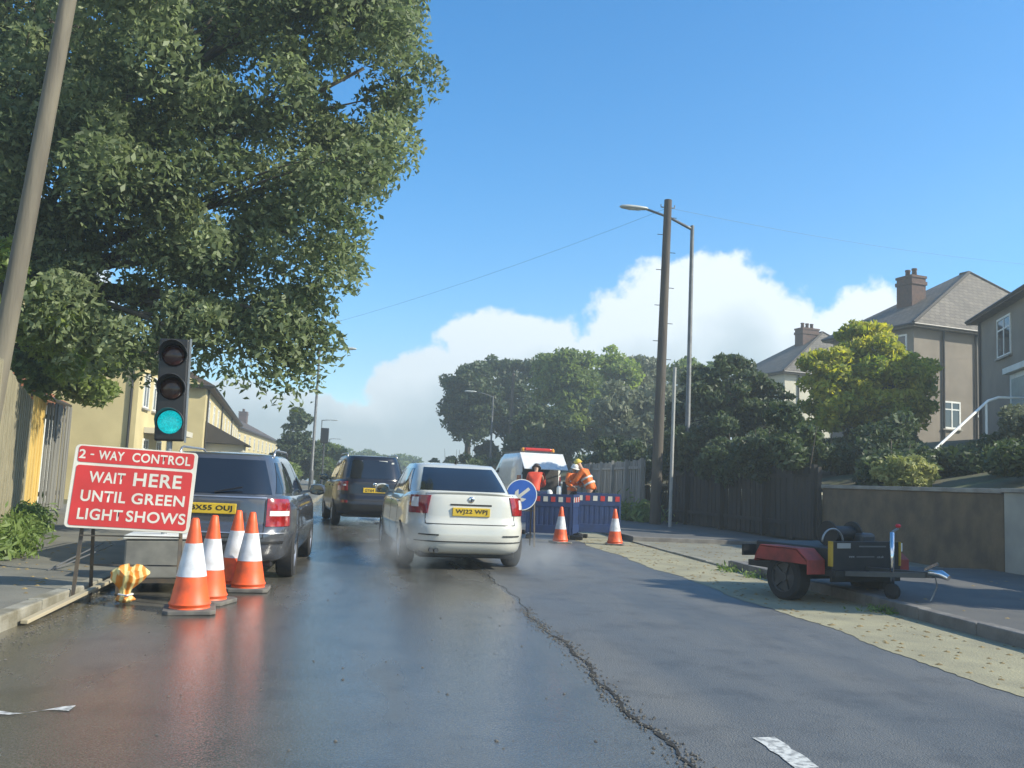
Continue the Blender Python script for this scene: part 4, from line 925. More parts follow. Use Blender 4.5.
    # breakaway cable hanging
    mb = MB(); mb.tube([(-.08, 1.36, .42), (-.14, 1.34, .30), (-.13, 1.30, .20), (-.11, 1.28, .14)], .008, 6); mb.build('breakaway_cable', M_steel, root)
    # rear lamp board
    lb = MB().box(-.62, .62, -.86, -.83, .44, .58).build('lamp_board', M_tb, root)
    MB().box(.45, .6, -.875, -.862, .47, .55).build('tail_light', M_red, lb); MB().box(-.6, -.45, -.875, -.862, .47, .55).build('tail_light', M_red, lb)
trailer()

# ------------------------------------------------------------------ left fence
M_fence = mat('fence_board', (0.33, 0.29, 0.19), .85, c2=(0.22, 0.20, 0.135), scale=2.0, bump=.4, bscale=25, stretch=(3, 3, .3))
M_fence_y = mat('fence_board_new', (0.62, 0.43, 0.12), .75, c2=(0.5, 0.34, 0.10), scale=2.0, bump=.3, bscale=25, stretch=(3, 3, .3))
def board_fence(label, a, b, h, m, z=0, step=.125, top=0, seed=0, posts=2.4):
    a = Vector(a); b = Vector(b); d = b-a; L = d.length; ang = math.atan2(d.y, d.x)
    root = empty('timber_fence', (a.x, a.y, z), ang, label, 'fence'); rs = random.Random(seed)
    mb = MB(); n = int(L/step)
    for i in range(n):
        hh = h + rs.uniform(-.03, .03) + top*i/n; x = i*step; t = rs.uniform(-.008, .008); k = .0 if i % 2 else .018
        mb.box(x+.002, x+step*1.02, -.012-k+t, .010-k+t, .03, hh)
    mb.build('boards', m, root)
    mb = MB()
    for zz in (.35, h*.85): mb.box(0, L, .012, .06, zz, zz+.09)
    mb.build('rails', m, root)
    x = 0
    while x <= L: MB().box(x-.05, x+.05, .05, .15, 0, h+.05).build('post', m, root); x += posts
    return root
board_fence('tall weathered timber board fence along the left pavement', (-4.25, 10.3, 0), (-6.88, 18.6, 0), 2.25, M_fence, .12, seed=1)
board_fence('narrow panel of newer yellow timber boards ending the left fence', (-6.93, 18.75, 0), (-7.12, 20.0, 0), 2.35, M_fence_y, .12, seed=2)
board_fence('grey timber fence continuing beyond the yellow panel', (-7.2, 20.3, 0), (-7.35, 22.3, 0), 2.35, mat('fence_board_grey', (0.20, 0.19, 0.16), .85, c2=(.13, .125, .11), scale=2, stretch=(3, 3, .3)), .12, seed=3)

# ------------------------------------------------------------------ houses
M_brick = mat('chimney_brick', (0.12, 0.07, 0.055), .9, c2=(0.075, 0.05, 0.045), scale=9, bump=.4, bscale=20)
def tile_mat(name, c, c2):
    m, nt, b = node_mat(name); N = nt.nodes.new; L = nt.links.new
    t = N('ShaderNodeTexCoord'); br = N('ShaderNodeTexBrick'); br.inputs['Scale'].default_value = 1; br.inputs['Brick Width'].default_value = .28; br.inputs['Row Height'].default_value = .22; br.inputs['Mortar Size'].default_value = .012
    br.inputs['Color1'].default_value = (*c, 1); br.inputs['Color2'].default_value = (*c2, 1); br.inputs['Mortar'].default_value = (*[x*.45 for x in c2], 1)
    mp = N('ShaderNodeMapping'); mp.inputs['Rotation'].default_value = (R(0), R(0), R(0)); L(t.outputs['UV'], mp.inputs[0]); L(mp.outputs[0], br.inputs['Vector'])
    nz_ = N('ShaderNodeTexNoise'); nz_.inputs['Scale'].default_value = 1.5; L(t.outputs['Object'], nz_.inputs['Vector'])
    mxn = N('ShaderNodeMix'); mxn.data_type = 'RGBA'; mxn.blend_type = 'MULTIPLY'; mxn.inputs[0].default_value = .5; L(br.outputs[0], mxn.inputs[6]); L(nz_.outputs['Fac'], mxn.inputs[7]); L(mxn.outputs[2], b.inputs['Base Color'])
    b.inputs['Roughness'].default_value = .75
    bp = N('ShaderNodeBump'); bp.inputs['Strength'].default_value = .6; bp.inputs['Distance'].default_value = .03; L(br.outputs['Fac'], bp.inputs['Height']); bp.invert = True; L(bp.outputs[0], b.inputs['Normal'])
    return m
M_tile = tile_mat('roof_tile', (0.20, 0.175, 0.14), (0.14, 0.12, 0.10)); M_tile_r = tile_mat('roof_tile_brown', (0.15, 0.105, 0.075), (0.10, 0.07, 0.055)); M_tile_o = tile_mat('roof_tile_orange', (0.45, 0.16, 0.06), (0.34, 0.12, 0.05))
M_rend = mat('render_greybrown', (0.25, 0.215, 0.175), .9, c2=(0.20, 0.175, 0.145), scale=1.2, bump=.5, bscale=60)
M_cream = mat('render_cream', (0.56, 0.47, 0.25), .85, c2=(0.48, 0.40, 0.21), scale=1.0, bump=.3, bscale=40)
M_cream_w = mat('render_pale', (0.55, 0.52, 0.42), .85, c2=(0.47, 0.44, 0.36), scale=1.0, bump=.3, bscale=40)
M_facade_side = mat('render_side', (0.30, 0.24, 0.14), .9, c2=(0.25, 0.20, 0.12), scale=1.0)
M_gut = mat('gutter_dark', (0.03, 0.028, 0.026), .5)
def uv_roof(o):
    me = o.data; uv = me.uv_layers.new(name='UVMap')
    for p in me.polygons:
        n = p.normal; h = Vector((-n.y, n.x, 0)); h = h.normalized() if h.length > .05 else Vector((1, 0, 0)); s = n.cross(h)
        for li in p.loop_indices:
            c = me.vertices[me.loops[li].vertex_index].co; uv.data[li].uv = (c.dot(h), c.dot(s))
def house_window(parent, face, W, L, u, z, w, h, bars=1, m=None):
    """face S (y=0, looks -y), W (x=0, looks -x), E (x=W, looks +x); u = centre along the wall"""
    T = {'S': Matrix.Translation((u, 0, z)), 'W': Matrix.Translation((0, u, z)) @ Matrix.Rotation(-math.pi/2, 4, 'Z'), 'E': Matrix.Translation((W, u, z)) @ Matrix.Rotation(math.pi/2, 4, 'Z')}[face]
    mb = MB(); t = .07
    mb.box(-w/2, w/2, -.04, .0, 0, t, T); mb.box(-w/2, w/2, -.04, 0, h-t, h, T); mb.box(-w/2, -w/2+t, -.038, 0, t, h-t, T); mb.box(w/2-t, w/2, -.038, 0, t, h-t, T)
    for i in range(bars):
        x = -w/2 + w*(i+1)/(bars+1); mb.box(x-.03, x+.03, -.036, 0, t, h-t, T)
    mb.box(-w/2+t, w/2-t, -.034, 0, h*.68, h*.68+.05, T)
    f = mb.build('window', m or M_white, parent)
    MB().box(-w/2+.03, w/2-.03, -.018, -.008, .03, h-.03, T).build('pane', M_glass, f)
    MB().box(-w/2-.06, w/2+.06, -.10, 0, -.06, -.001, T).build('sill', M_concrete, f)
    return f
def house(label, loc, rot, W, L, H, rise, kind, wall, tile, hip=3.0, chim=(), wins=(), pipes=(), name='house', group=None, cat='house', ov=.35, wall2=None, below=1.5, pots=True):
    root = empty(name, loc, rot, label, cat, group)
    MB().box(0, W, 0, L, -below, H).build('wall', wall, root) if not wall2 else MB().box(0, W, 0, L, -below, H).build('wall', wall, root)
    o_ = ov; a = [(-o_, -o_, H), (W+o_, -o_, H), (W+o_, L+o_, H), (-o_, L+o_, H)]; b = [(x, y, H-.14) for x, y, z in a]
    if kind == 'hip': rd = [(W/2, hip, H+rise), (W/2, max(L-hip, hip+.5), H+rise)]
    else: rd = [(W/2, -o_, H+rise), (W/2, L+o_, H+rise)]
    # verts: 0-3 eave top, 4-5 ridge, 6-9 soffit
    rf = MB().add([(x, y, z+.02) for x, y, z in a] + rd + b, [(0, 1, 4), (1, 2, 5, 4), (2, 3, 5), (3, 0, 4, 5), (0, 6, 7, 1), (1, 7, 8, 2), (2, 8, 9, 3), (3, 9, 6, 0), (6, 9, 8, 7)]).build('roof', tile, root); uv_roof(rf)
    if kind == 'gable':
        for y0_, y1_ in ((-.03-o_+.02, -o_+.0), (L+o_, L+o_+.02)):
            MB().add([(0, y0_, H-.1), (W, y0_, H-.1), (W/2, y0_, H+rise-.15), (0, y1_, H-.1), (W, y1_, H-.1), (W/2, y1_, H+rise-.15)], [(0, 1, 2), (5, 4, 3), (0, 3, 4, 1), (1, 4, 5, 2), (2, 5, 3, 0)]).build('gable', wall, root)
    mb = MB(); 
    for (p, q) in ((a[0], a[1]), (a[1], a[2]), (a[3], a[0])):
        p = Vector(p); q = Vector(q); mb.tube([tuple(p+Vector((0, 0, -.04))), tuple(q+Vector((0, 0, -.04)))], .06, 8)
    mb.build('gutter', M_gut, root)
    if kind == 'hip':
        mb = MB()
        for (p, q) in ((rd[0], rd[1]), (a[0], rd[0]), (a[1], rd[0])): mb.tube([p, q], .075, 6)
        mb.build('ridge_tiles', tile, rf)
    for (cx, cy, cw, cl, ch_) in chim:
        c = MB().box(cx-cw/2, cx+cw/2, cy-cl/2, cy+cl/2, H, ch_).box(cx-cw/2-.05, cx+cw/2+.05, cy-cl/2-.05, cy+cl/2+.05, ch_-.38, ch_-.22).box(cx-cw/2-.04, cx+cw/2+.04, cy-cl/2-.04, cy+cl/2+.04, ch_-.07, ch_+.04).build('chimney', M_brick, rf)
        if pots:
            k = max(2, int(max(cw, cl)/.42))
            for i in range(k):
                t = (i+.5)/k-.5; x, y = (cx+cw*t*.85, cy) if cw > cl else (cx, cy+cl*t*.85)
                mb = MB(); mb.lathe([(.12, ch_+.02), (.10, ch_+.3), (.125, ch_+.33), (.12, ch_+.40)], 10, Matrix.Translation((x, y, 0))); mb.build('chimney_pot', M_brick, c, smooth=True)
    for wd in wins: house_window(root, wd[0], W, L, *wd[1:])
    for (f, u) in pipes:
        x, y = {'S': (u, -.06), 'W': (-.06, u), 'E': (W+.06, u)}[f]; mb = MB(); mb.tube([(x, y, 0), (x, y, H-.1)], .045, 8); mb.build('drainpipe', M_gut, root)
    return root
# right side
hA = house('grey brown hipped roof house behind the yellow green tree, chimney at its left', (21.2, 34.0, 3.3), R(13), 11.2, 4.8, 5.05, 3.35, 'hip', M_rend, M_tile, hip=2.3,
      chim=[(2.45, 2.6, .8, .9, 7.8)], wins=[('S', 2.0, .85, .95, 1.15, 1), ('W', 1.0, 3.1, 1.3, 1.6, 1), ('W', 4.5, 3.1, 1.6, 1.3, 2), ('S', 7.5, 3.3, 1.1, 1.2, 1)], pipes=[('S', 1.55), ('S', 3.35)])
MB().box(3.35, 4.25, -.10, -.004, 1.42, 1.52).build('white_lintel', M_white, hA)
hB = house('large grey house at the right edge with a tall white window and white porch', (18.2, 21.7, 2.8), R(-20), 9, 8.6, 5.0, 2.9, 'hip', M_rend, M_tile_r, hip=3.4,
      wins=[('W', 5.8, 3.25, 1.4, 1.35, 1), ('W', 2.2, 3.25, 1.7, 1.35, 2)], pipes=[('W', 8.4)])
pr = MB().box(-1.1, -.01, -1.2, 1.7, -.5, 2.1).build('porch', M_white, hB); MB().box(-1.25, -.005, -1.3, 1.85, 2.13, 2.3).build('porch_roof', M_white, pr); MB().box(-1.12, -1.105, -1.0, 1.5, .4, 1.95).build('porch_glass', mat('porch_pane', (.35, .42, .45), .15), pr)
house('cream hipped roof house seen between the two garden trees, chimney on its ridge', (23.9, 52.0, 4.0), R(13), 10, 5.4, 4.6, 3.3, 'hip', M_cream_w, M_tile, hip=2.6,
      chim=[(3.9, 2.8, 1.3, .8, 8.0)], wins=[('S', 2.6, 2.4, .8, 1.1, 1), ('W', 2.5, 2.4, 1.4, 1.2, 1)], pipes=[('S', 1.0), ('S', 3.6)])
# left side
fw = lambda n, L0, L1, z: [('E', L0 + (L1-L0)*(i+.5)/n, z, 1.0, 1.25, 1) for i in range(n)]
h1 = house('nearest yellow rendered house on the left, beside the traffic light', (-8.45-8.5, 31.4, 0), R(4), 8.5, 6.4, 5.0, 2.3, 'gable', M_cream, M_tile_r, wins=fw(3, .4, 6, 3.2)+fw(2, .6, 6, .9), pipes=[('S', 8.3)], chim=[(4.2, 5.5, .9, .9, 8.4)])
MB().box(8.51, 9.7, 1.5, 5.0, 2.35, 2.55).build('porch_canopy', M_cream_w, h1)
h2 = house('long yellow terrace with brown roof and brick chimney, middle of the left row', (-8.4-8.5, 42.3, 0), R(6.7), 8.5, 38, 5.0, 2.4, 'gable', M_cream, M_tile_r, wins=fw(10, .6, 37.4, 3.2)+fw(9, .6, 37.4, .9), pipes=[('E', 1.0), ('E', 12.5), ('E', 25)], chim=[(5.2, 9.5, 1.0, 1.4, 8.7), (4.2, 29, 1.0, 1.2, 8.3)], name='terraced_houses')
rfm = MB().prism([(8.5, 2.4), (10.6, 2.35), (8.5, 3.4)], 1.0, 5.2, 'y').build('porch_roof', M_tile, h2); MB().box(8.51, 10.3, 1.3, 4.9, 0, 2.36).build('porch', M_cream_w, h2)
house('far yellow terrace ending the left row with a brick chimney', (-13.6-8.5, 84, 0), R(1.5), 8.5, 42, 5.0, 2.3, 'gable', M_cream, M_tile_r, wins=fw(10, .6, 41, 3.2)+fw(8, .6, 41, .9), chim=[(4.2, 20, 1, 1.2, 8.2), (4.2, 38, 1.0, 1.6, 8.6)], name='terraced_houses')
house('white house with orange roof peeping over the left fence behind the leaning pole', (-13.9, 24.0, 0), R(10), 4.7, 4, 2.95, 1.5, 'gable', M_white, M_tile_o, wins=[('S', 4.1, 2.0, .7, .8, 1), ('S', 1.5, 2.0, .8, .8, 1)])

# ------------------------------------------------------------------ right boundary: wall, pillar, fences, handrail, steps
M_wall = mat('garden_wall', (0.17, 0.125, 0.075), .9, c2=(0.10, 0.078, 0.052), scale=2.5, bump=.5, bscale=18)
w_ = empty('garden_wall', (10.05, 13.6, 0), 0, 'low brown retaining wall along the right pavement behind the trailer', 'wall')
MB().box(0, .24, 0, 6.2, 0, 1.38).build('masonry', M_wall, w_, bevel=.01); MB().box(-.04, .28, 0, 6.2, 1.382, 1.46).build('coping', M_concrete, w_, bevel=.01)
w2 = empty('concrete_wall', (10.05, -12, 0), 0, 'pale concrete retaining wall at the right edge beside the brown wall', 'wall')
MB().box(-.03, .26, 0, 25.55, 0, 1.40).build('panel', mat('concrete_pale', (.36, .35, .30), .85, c2=(.27, .27, .24), scale=1.5, bump=.3, bscale=20), w2, bevel=.01); MB().box(-.07, .30, 0, 25.57, 1.402, 1.47).build('coping', M_concrete, w2, bevel=.01)
# grey palisade beyond the poles
board_fence('grey upright board fence behind the barriers and right of the workers', (8.55, 29.2, 0), (9.3, 45, 0), 2.0, mat('fence_grey_light', (0.30, 0.29, 0.26), .85, c2=(.20, .195, .18), scale=2, stretch=(3, 3, .3)), .12, step=.15, seed=5)
board_fence('board fence with hedge shade put into its dark colour, between pole and brown wall', (10.0, 19.9, 0), (9.2, 28.8, 0), 1.75, mat('fence_shaded', (0.026, 0.025, 0.023), .85, c2=(.016, .016, .015), scale=2, stretch=(3, 3, .3)), .12, step=.13, seed=6)  # board colour darkened to paint the hedge's shade
# gate panel
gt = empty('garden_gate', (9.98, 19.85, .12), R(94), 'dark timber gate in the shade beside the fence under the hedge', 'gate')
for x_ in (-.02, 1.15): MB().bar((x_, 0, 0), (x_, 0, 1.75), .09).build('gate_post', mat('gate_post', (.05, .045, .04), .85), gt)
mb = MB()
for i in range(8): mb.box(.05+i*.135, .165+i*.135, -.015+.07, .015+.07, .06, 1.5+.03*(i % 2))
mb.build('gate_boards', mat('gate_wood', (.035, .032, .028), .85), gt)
hr = empty('handrail', (0, 0, 0), 0, 'white tubular handrail climbing the garden steps to the right house', 'handrail')
def AT(px, py, Y): pass
rail = [(12.87, 20.2, 2.2), (15.77, 21.9, 3.9), (16.15, 22.0, 4.02), (17.3, 22.2, 4.08)]
mb = MB(); mb.tube(rail, .035, 10); mb.build('rail', M_white, hr, smooth=True, sharp=.7)
for t in (.22, .97):
    p = Vector(rail[0]).lerp(Vector(rail[1]), t); MB().tube([(p.x, p.y, p.z-1.15), (p.x, p.y, p.z)], .03, 8).build('rail_post', M_white, hr)
# garden steps under the rail
mb = MB()
for i in range(11):
    x = 12.6+i*.30; y = 20.3+i*.2; z = terr(x, y) + .02
    mb.box(-.16, .18, -.1, 1.2, -.4, .02+.0*i, Matrix.Translation((x, y, z)) @ Matrix.Rotation(R(33), 4, 'Z'))
tag(mb.build('garden_steps', M_concrete), 'concrete garden steps climbing the bank beneath the white handrail', 'steps')

# ------------------------------------------------------------------ vegetation
tree('roadside_tree', 'huge green broadleaf tree overhanging the left pavement and filling the top left', 'tree', (-7.4, 17.0, 0),
     [((-3.3, 15.2, 8.9), (3.3, 3.4, 3.0)), ((-4.6, 15.0, 5.6), (2.3, 2.4, 1.9)), ((-1.7, 14.6, 5.1), (1.35, 1.6, 1.35)), ((-.75, 14.9, 8.1), (1.35, 1.8, 1.9)), ((-6.5, 17.5, 11), (4.5, 4, 4)), ((-6.6, 15.4, 6.3), (2.0, 2.2, 2.6)), ((-1.4, 15.4, 10.6), (2.2, 2.4, 1.6)), ((-3.1, 14.5, 3.85), (1.35, 1.3, .8)), ((-4.5, 14.8, 4.0), (1.3, 1.3, .8)), ((-1.5, 14.6, 3.65), (.5, .6, .6)), ((-2.6, 14.8, 4.6), (1.8, 1.5, 1.0)), ((-.9, 14.8, 6.4), (1.0, 1.3, 1.2)), ((-3.5, 15.2, 6.3), (2.6, 2.4, 1.6)), ((-2.0, 14.5, 3.75), (.75, .8, .7)), ((-2.4, 14.3, 3.45), (.7, .8, .5)), ((-3.4, 14.0, 3.35), (.9, .8, .5)), ((-1.5, 14.6, 3.35), (.3, .5, .45))],
     560, 175000, .074, L_ash, trunk_r=.30, fork=(-6.7, 16.4, 4.3), seed=3, clump_r=.50, shell=.22, droop=.55, tw=.6, cz=.95)
tree('garden_shrub_tree', 'light green shrub hanging over the left fence below the big tree', 'tree', (-7.2, 15.5, 0), [((-5.95, 14.4, 3.75), (1.15, 1.2, .8)), ((-5.0, 14.9, 3.35), (.85, .8, .6)), ((-5.35, 15.6, 3.0), (.5, .6, .4)), ((-7.2, 15.5, 3.1), (1.0, 1.0, .9))], 90, 15000, .085, L_light, trunk_r=.07, seed=5, clump_r=.33)
tree('garden_shrub_tree', 'darker shrub hanging over the left fence beside the yellow boards', 'tree', (-7.9, 20.5, 0), [((-7.0, 19.8, 3.5), (1.1, 1.2, 1.1)), ((-6.2, 20.2, 3.2), (.8, .8, .7))], 60, 9000, .10, L_mid, trunk_r=.08, seed=6, clump_r=.36)
def weeds(label, spots, r, n, size, m, seed, h=.4):
    rs = np.random.RandomState(seed); pts = []
    for (x, y, z) in spots: 
        p = rs.normal(size=(n, 3))*np.array([r, r*1.2, 0]); p[:, 2] = np.abs(rs.normal(0, h*.5, n)); pts.append(p + np.array([x, y, z]))
    pts = np.concatenate(pts); base = np.array(spots[0]); 
    o = leaf_mesh('weeds', pts-base, size, m, None, seed, elong=3.2, updir=-.2); o.location = base; return tag(o, label, 'weeds', kind='stuff')
weeds('green weeds and grass growing along the foot of the left fence', [(-4.35-.30*i, 11.1+i*.95, .12) for i in range(8)], .17, 800, .045, L_grass, 8, .26)
weeds('dry grass tufts at the foot of the grey fence on the right', [(8.2+.05*i, 28+i*1.5, .12) for i in range(7)], .35, 420, .10, L_grass, 9, .5)
weeds('weed tufts in the dusty gutter beside the trailer', [(5.35, 12.6, .0), (5.4, 9.3, 0), (5.3, 13.4, 0)], .10, 70, .03, L_grass, 10, .10)
# right trees
tree('garden_tree', 'yellow green tree with sunlit yellow put into its leaves before the hipped roof house', 'tree', (14.6, 26.6, 2.1), [((14.6, 25.8, 4.7), (2.0, 1.7, 1.5)), ((15.75, 26.0, 4.6), (1.15, 1.2, 1.1)), ((13.3, 26, 4.5), (1.3, 1.3, 1.6)), ((14.6, 26.0, 5.9), (1.1, 1.0, .75))], 120, 24000, .12, L_yel, trunk_r=.12, seed=12, clump_r=.45, shell=.5)
tree('garden_tree', 'dark glossy round tree right of the street lamp column', 'tree', (11.9, 30.5, 1.6), [((11.7, 30.0, 4.6), (1.9, 1.7, 1.3)), ((12.9, 30.2, 3.9), (1.7, 1.6, 1.2)), ((10.8, 29.7, 3.7), (1.3, 1.4, 1.2))], 120, 20000, .13, L_dark, trunk_r=.14, seed=13, clump_r=.42, shell=.5)
def hedge(label, a, b, w, h, n, size, m, seed, zf, kind_name='hedge'):
    a = np.array(a, float); b = np.array(b, float); rs = np.random.RandomState(seed); L = np.linalg.norm(b-a); nc = int(L*5); t = rs.uniform(0, 1, nc)
    dr = (b-a)/L; sd = np.array([-dr[1], dr[0]]); u = rs.uniform(-1, 1, nc); hh = h*(.78+.22*np.sin(t*L*.9+seed)*.7+rs.uniform(-.14, .14, nc))
    c2 = a + np.outer(t, b-a) + np.outer(u*w/2, sd); z = rs.uniform(.12, 1, nc)**.6*hh; z0 = np.array([zf(x, y) for x, y in c2])
    cl = np.stack([c2[:, 0], c2[:, 1], z0+z], 1); idx = rs.randint(0, nc, n); d = rs.normal(size=(n, 3)); d /= np.linalg.norm(d, axis=1)[:, None]
    pts = cl[idx] + d*(rs.uniform(0, 1, n)**.45)[:, None]*np.array([.45, .45, .34]); base = np.array([*a, zf(*a)])
    root = empty(kind_name, base, 0, label, 'hedge'); leaf_mesh('foliage', pts-base, size, m, root, seed, rs.uniform(.1, .9, nc)[idx])
    mb = MB()
    for i in range(int(L*1.3)):
        p = a + (b-a)*(i+.5)/(int(L*1.3)); z_ = zf(*p); q = rs.normal(0, .25, 2); mb.tube([tuple(np.array([*p, z_-.1])-base), tuple(np.array([*(p+q), z_+h*.8])-base)], [.03, .012], 5)
    mb.build('stems', M_bark, root); return root
hedge('dark unclipped hedge on the bank behind the dark board fence', (10.25, 20.6), (9.7, 29.5), 1.5, 2.0, 21000, .12, L_dark, 21, terr)
hedge('dark hedge climbing the bank below the yellow green tree', (11.6, 24.3), (15.6, 25.6), 1.8, 1.45, 15000, .12, L_dark, 22, terr)
hedge('low dark hedge on top of the brown wall behind the gate', (10.75, 17.9), (13.6, 23.4), 1.2, 1.25, 9000, .10, L_dark, 23, terr)
hedge('tall unseen hedge added beyond the right edge of view to shade the pavement', (11.8, -2.0), (12.2, 8.6), 1.5, 2.9, 12000, .13, L_dark, 24, terr)  # out of view, added for its shadow on the pavement
hedge('dark hedge behind the grey board fence leading to the far trees', (10.5, 31), (10.3, 46), 2.0, 2.6, 16000, .15, L_dark, 25, lambda x, y: .8)
hedge('grey green lavender like shrub on the bank below the right house', (14.4, 17.6), (16.0, 20.3), 1.4, .80, 9000, .085, L_grey, 26, lambda x, y: terr(x, y)+.2, 'shrub')
hedge('dark ground cover shrub on the bank over the concrete wall', (11.6, 14.6), (13.2, 17.2), 1.6, .75, 9000, .085, L_dark, 27, terr, 'shrub')
tree('grassy_shrub', 'pale yellow green spiky shrub on top of the brown wall', 'shrub', (10.95, 18.2, 1.35), [((10.75, 17.6, 1.78), (.62, .6, .34))], 50, 4200, .075, leafmat('leaf_pale', (0.16, 0.19, 0.06), (0.42, 0.42, 0.18), .35), trunk_r=.03, seed=31, clump_r=.24, limb=False)
tree('garden_tree', 'unseen tree added beyond the right edge of view to shade the trailer', 'tree', (12.3, 7.6, 1.6), [((12.2, 7.7, 5.0), (1.5, 1.4, 1.1)), ((12.0, 8.3, 4.2), (1.2, 1.2, .9))], 60, 9000, .13, L_mid, trunk_r=.1, seed=77, clump_r=.45)  # tree added out of view for its shadow over the trailer
# far trees (x offset already follows the bend)
FZ = 1.22
far = [(6.5, 72, 6.2, 3.4, 4.0, L_dark, 'darkest far tree at the left end of the distant row'), (10.2, 74, 6.8, 3.4, 4.4, L_dark, 'dark broad tree second from the left of the distant row'), (12.6, 62, 6.2, 2.9, 4.3, L_mid, 'bright mid green tree in the middle of the distant row'),
       (15.6, 64, 6.4, 2.8, 4.3, L_light, 'lightest green tree right of the middle of the distant row'), (18.4, 66, 6.4, 3.0, 4.6, L_grey, 'grey green feathery tree left of the dark timber pole'), (14.8, 52, 3.9, 2.6, 2.6, L_grey, 'low brownish spreading tree before the distant row'),
       (20.5, 60, 5.8, 3.0, 3.9, L_mid, 'mid green tree behind the dark timber pole'), (22.5, 76, 6.5, 3.4, 4.6, L_dark, 'dark far tree between the street lamp and the cream house'), (9.5, 56, 3.4, 2.2, 2.4, L_dark, 'small dark tree low in the distant row above the van')]
for i, (x, y, zc, r_, rz_, m, lb) in enumerate(far):
    rs_ = random.Random(i); zc *= FZ; rz_ *= FZ
    el_ = [((x, y, zc), (r_*.8, r_*.8, rz_*.72))] + [((x+rs_.uniform(-.55, .55)*r_, y+rs_.uniform(-.5, .3)*r_, zc+rs_.uniform(-.5, .5)*rz_), (r_*.48, r_*.48, rz_*.36)) for _ in range(5)]
    tree('distant_tree', lb, 'tree', (x, y, 0), el_, 130, 15000, .24, m, 'trees in the distant row', .25, seed=40+i, clump_r=.85, shell=.5, limb=False)
hedge('long dark hedge line under the distant trees', (6.3, 50), (5.2, 76), 3, 2.6, 14000, .22, L_dark, 28, lambda x, y: 0)
hedge('tall dark bushes at the left foot of the distant trees', (4.6, 72), (9.5, 76), 2.5, 4.4, 12000, .24, L_dark, 29, lambda x, y: 0)
hedge('dark low planting added to give the bank below the white handrail a shaded tone', (11.6, 18.6), (14.2, 20.0), 1.3, .42, 8000, .09, L_dark, 30, terr)  # planting added so the lit bank reads as dark shade
# left far
ct = [((-6.3, 66, z), (r_, r_, .75)) for z, r_ in ((1.4, 2.0), (2.3, 1.8), (3.2, 1.45), (4.0, 1.05), (4.8, .7), (5.5, .38))]
tree('conifer', 'pointed dark conifer beyond the left houses', 'tree', (-6.3, 66, 0), ct, 110, 11000, .19, L_dark, trunk_r=.12, seed=60, clump_r=.5)
tree('distant_bush', 'rounded bush left of the far traffic signal', 'bush', (-5.0, 74, 0), [((-5.0, 74, 2.1), (1.8, 1.6, 1.9)), ((-3.9, 75, 1.3), (1.4, 1.2, 1.2))], 70, 8000, .2, L_mid, trunk_r=.12, seed=61, clump_r=.55)
hedge('roadside hedge beside the grey car farther along the left pavement', (-4.6, 36), (-6.6, 62), 1.4, 1.5, 12000, .15, L_mid, 62, lambda x, y: .1)
tree('far_tree', 'tree closing the view at the far bend of the road', 'tree', (-6, 190, 0), [((-6, 190, 3.0), (7, 4, 3.2)), ((2, 185, 2.8), (7, 4, 2.6))], 130, 12000, .5, L_mid, trunk_r=.3, seed=63, clump_r=1.4, limb=False)

# ------------------------------------------------------------------ haze volume standing in for windscreen flare
hz = MB().box(-60, 60, -20, 230, -1.2, 30).build('haze', None); tag(hz, 'thin bright haze added over the road as windscreen veiling', 'haze', kind='stuff')
hm = bpy.data.materials.new('haze_veil'); hm.use_nodes = True; hm.node_tree.nodes.clear()
pv = hm.node_tree.nodes.new('ShaderNodeVolumePrincipled'); pv.inputs['Color'].default_value = (.80, .90, .90, 1); pv.inputs['Density'].default_value = 0.0030; pv.inputs['Anisotropy'].default_value = 0.3
ho = hm.node_tree.nodes.new('ShaderNodeOutputMaterial'); hm.node_tree.links.new(pv.outputs[0], ho.inputs['Volume']); hz.data.materials.append(hm)

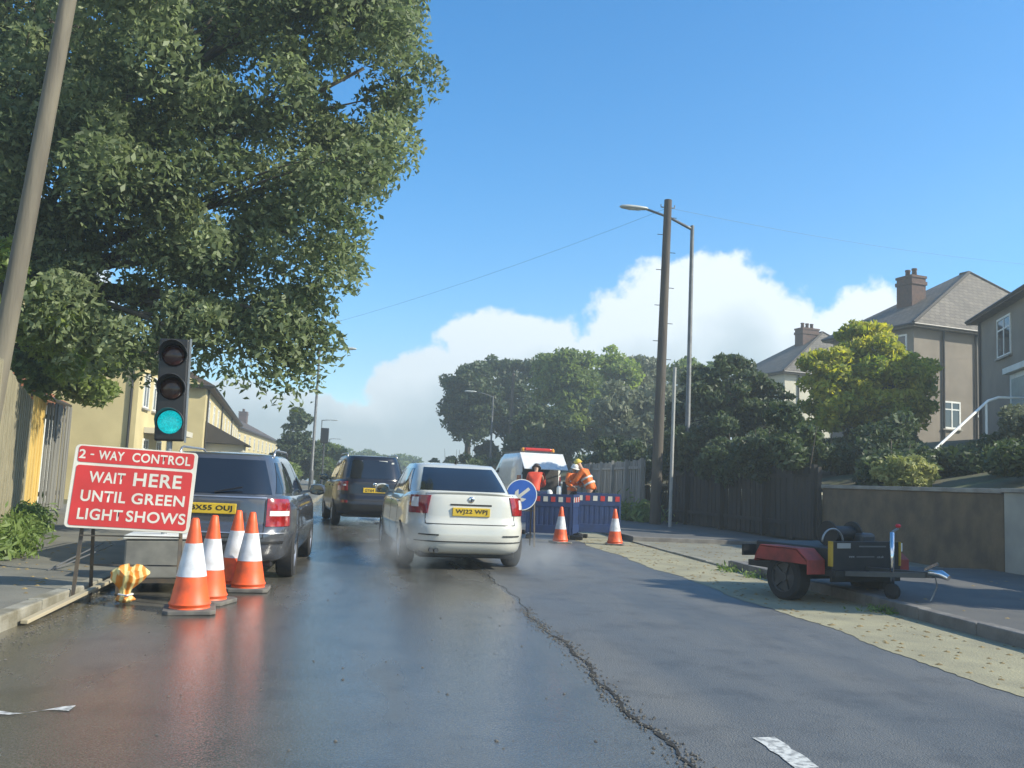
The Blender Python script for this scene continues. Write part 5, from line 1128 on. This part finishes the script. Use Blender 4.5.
# spray thrown up by the wet road behind the white car's wheels
def spray(label, loc, rx, ry, rz, dens):
    bm = bmesh.new(); bmesh.ops.create_icosphere(bm, subdivisions=3, radius=1)
    for v in bm.verts: v.co = Vector((v.co.x*rx, v.co.y*ry, v.co.z*rz))
    me = bpy.data.meshes.new('road_spray'); bm.to_mesh(me); bm.free(); o = link_mesh('road_spray', me, None); o.location = loc
    m = bpy.data.materials.new('spray_mist'); m.use_nodes = True; nt = m.node_tree; nt.nodes.clear(); N = nt.nodes.new; L = nt.links.new
    t = N('ShaderNodeTexCoord'); mp = N('ShaderNodeMapping'); mp.inputs['Scale'].default_value = (1/rx, 1/ry, 1/rz); L(t.outputs['Object'], mp.inputs[0])
    ln = N('ShaderNodeVectorMath'); ln.operation = 'LENGTH'; L(mp.outputs[0], ln.inputs[0])
    f = N('ShaderNodeMapRange'); f.inputs[1].default_value = 1; f.inputs[2].default_value = .1; f.inputs[3].default_value = 0; f.inputs[4].default_value = 1; L(ln.outputs['Value'], f.inputs[0])
    n = N('ShaderNodeTexNoise'); n.inputs['Scale'].default_value = 3.5; n.inputs['Detail'].default_value = 3; L(t.outputs['Object'], n.inputs['Vector'])
    q = N('ShaderNodeMapRange'); q.inputs[1].default_value = .35; q.inputs[2].default_value = .65; L(n.outputs['Fac'], q.inputs[0])
    a = N('ShaderNodeMath'); a.operation = 'MULTIPLY'; L(f.outputs[0], a.inputs[0]); L(q.outputs[0], a.inputs[1])
    b = N('ShaderNodeMath'); b.operation = 'MULTIPLY'; L(a.outputs[0], b.inputs[0]); b.inputs[1].default_value = dens
    v = N('ShaderNodeVolumePrincipled'); v.inputs['Color'].default_value = (.85, .88, .88, 1); L(b.outputs[0], v.inputs['Density'])
    k = N('ShaderNodeOutputMaterial'); L(v.outputs[0], k.inputs['Volume']); me.materials.append(m)
    return tag(o, label, 'spray', kind='stuff')
spray('faint water spray drifting behind the left wheels of the white car', (.15, 12.2, .32), .55, 1.3, .36, 1.1)
spray('faint water spray drifting behind the right rear wheel of the white car', (2.1, 12.0, .26), .55, 1.2, .30, .9)
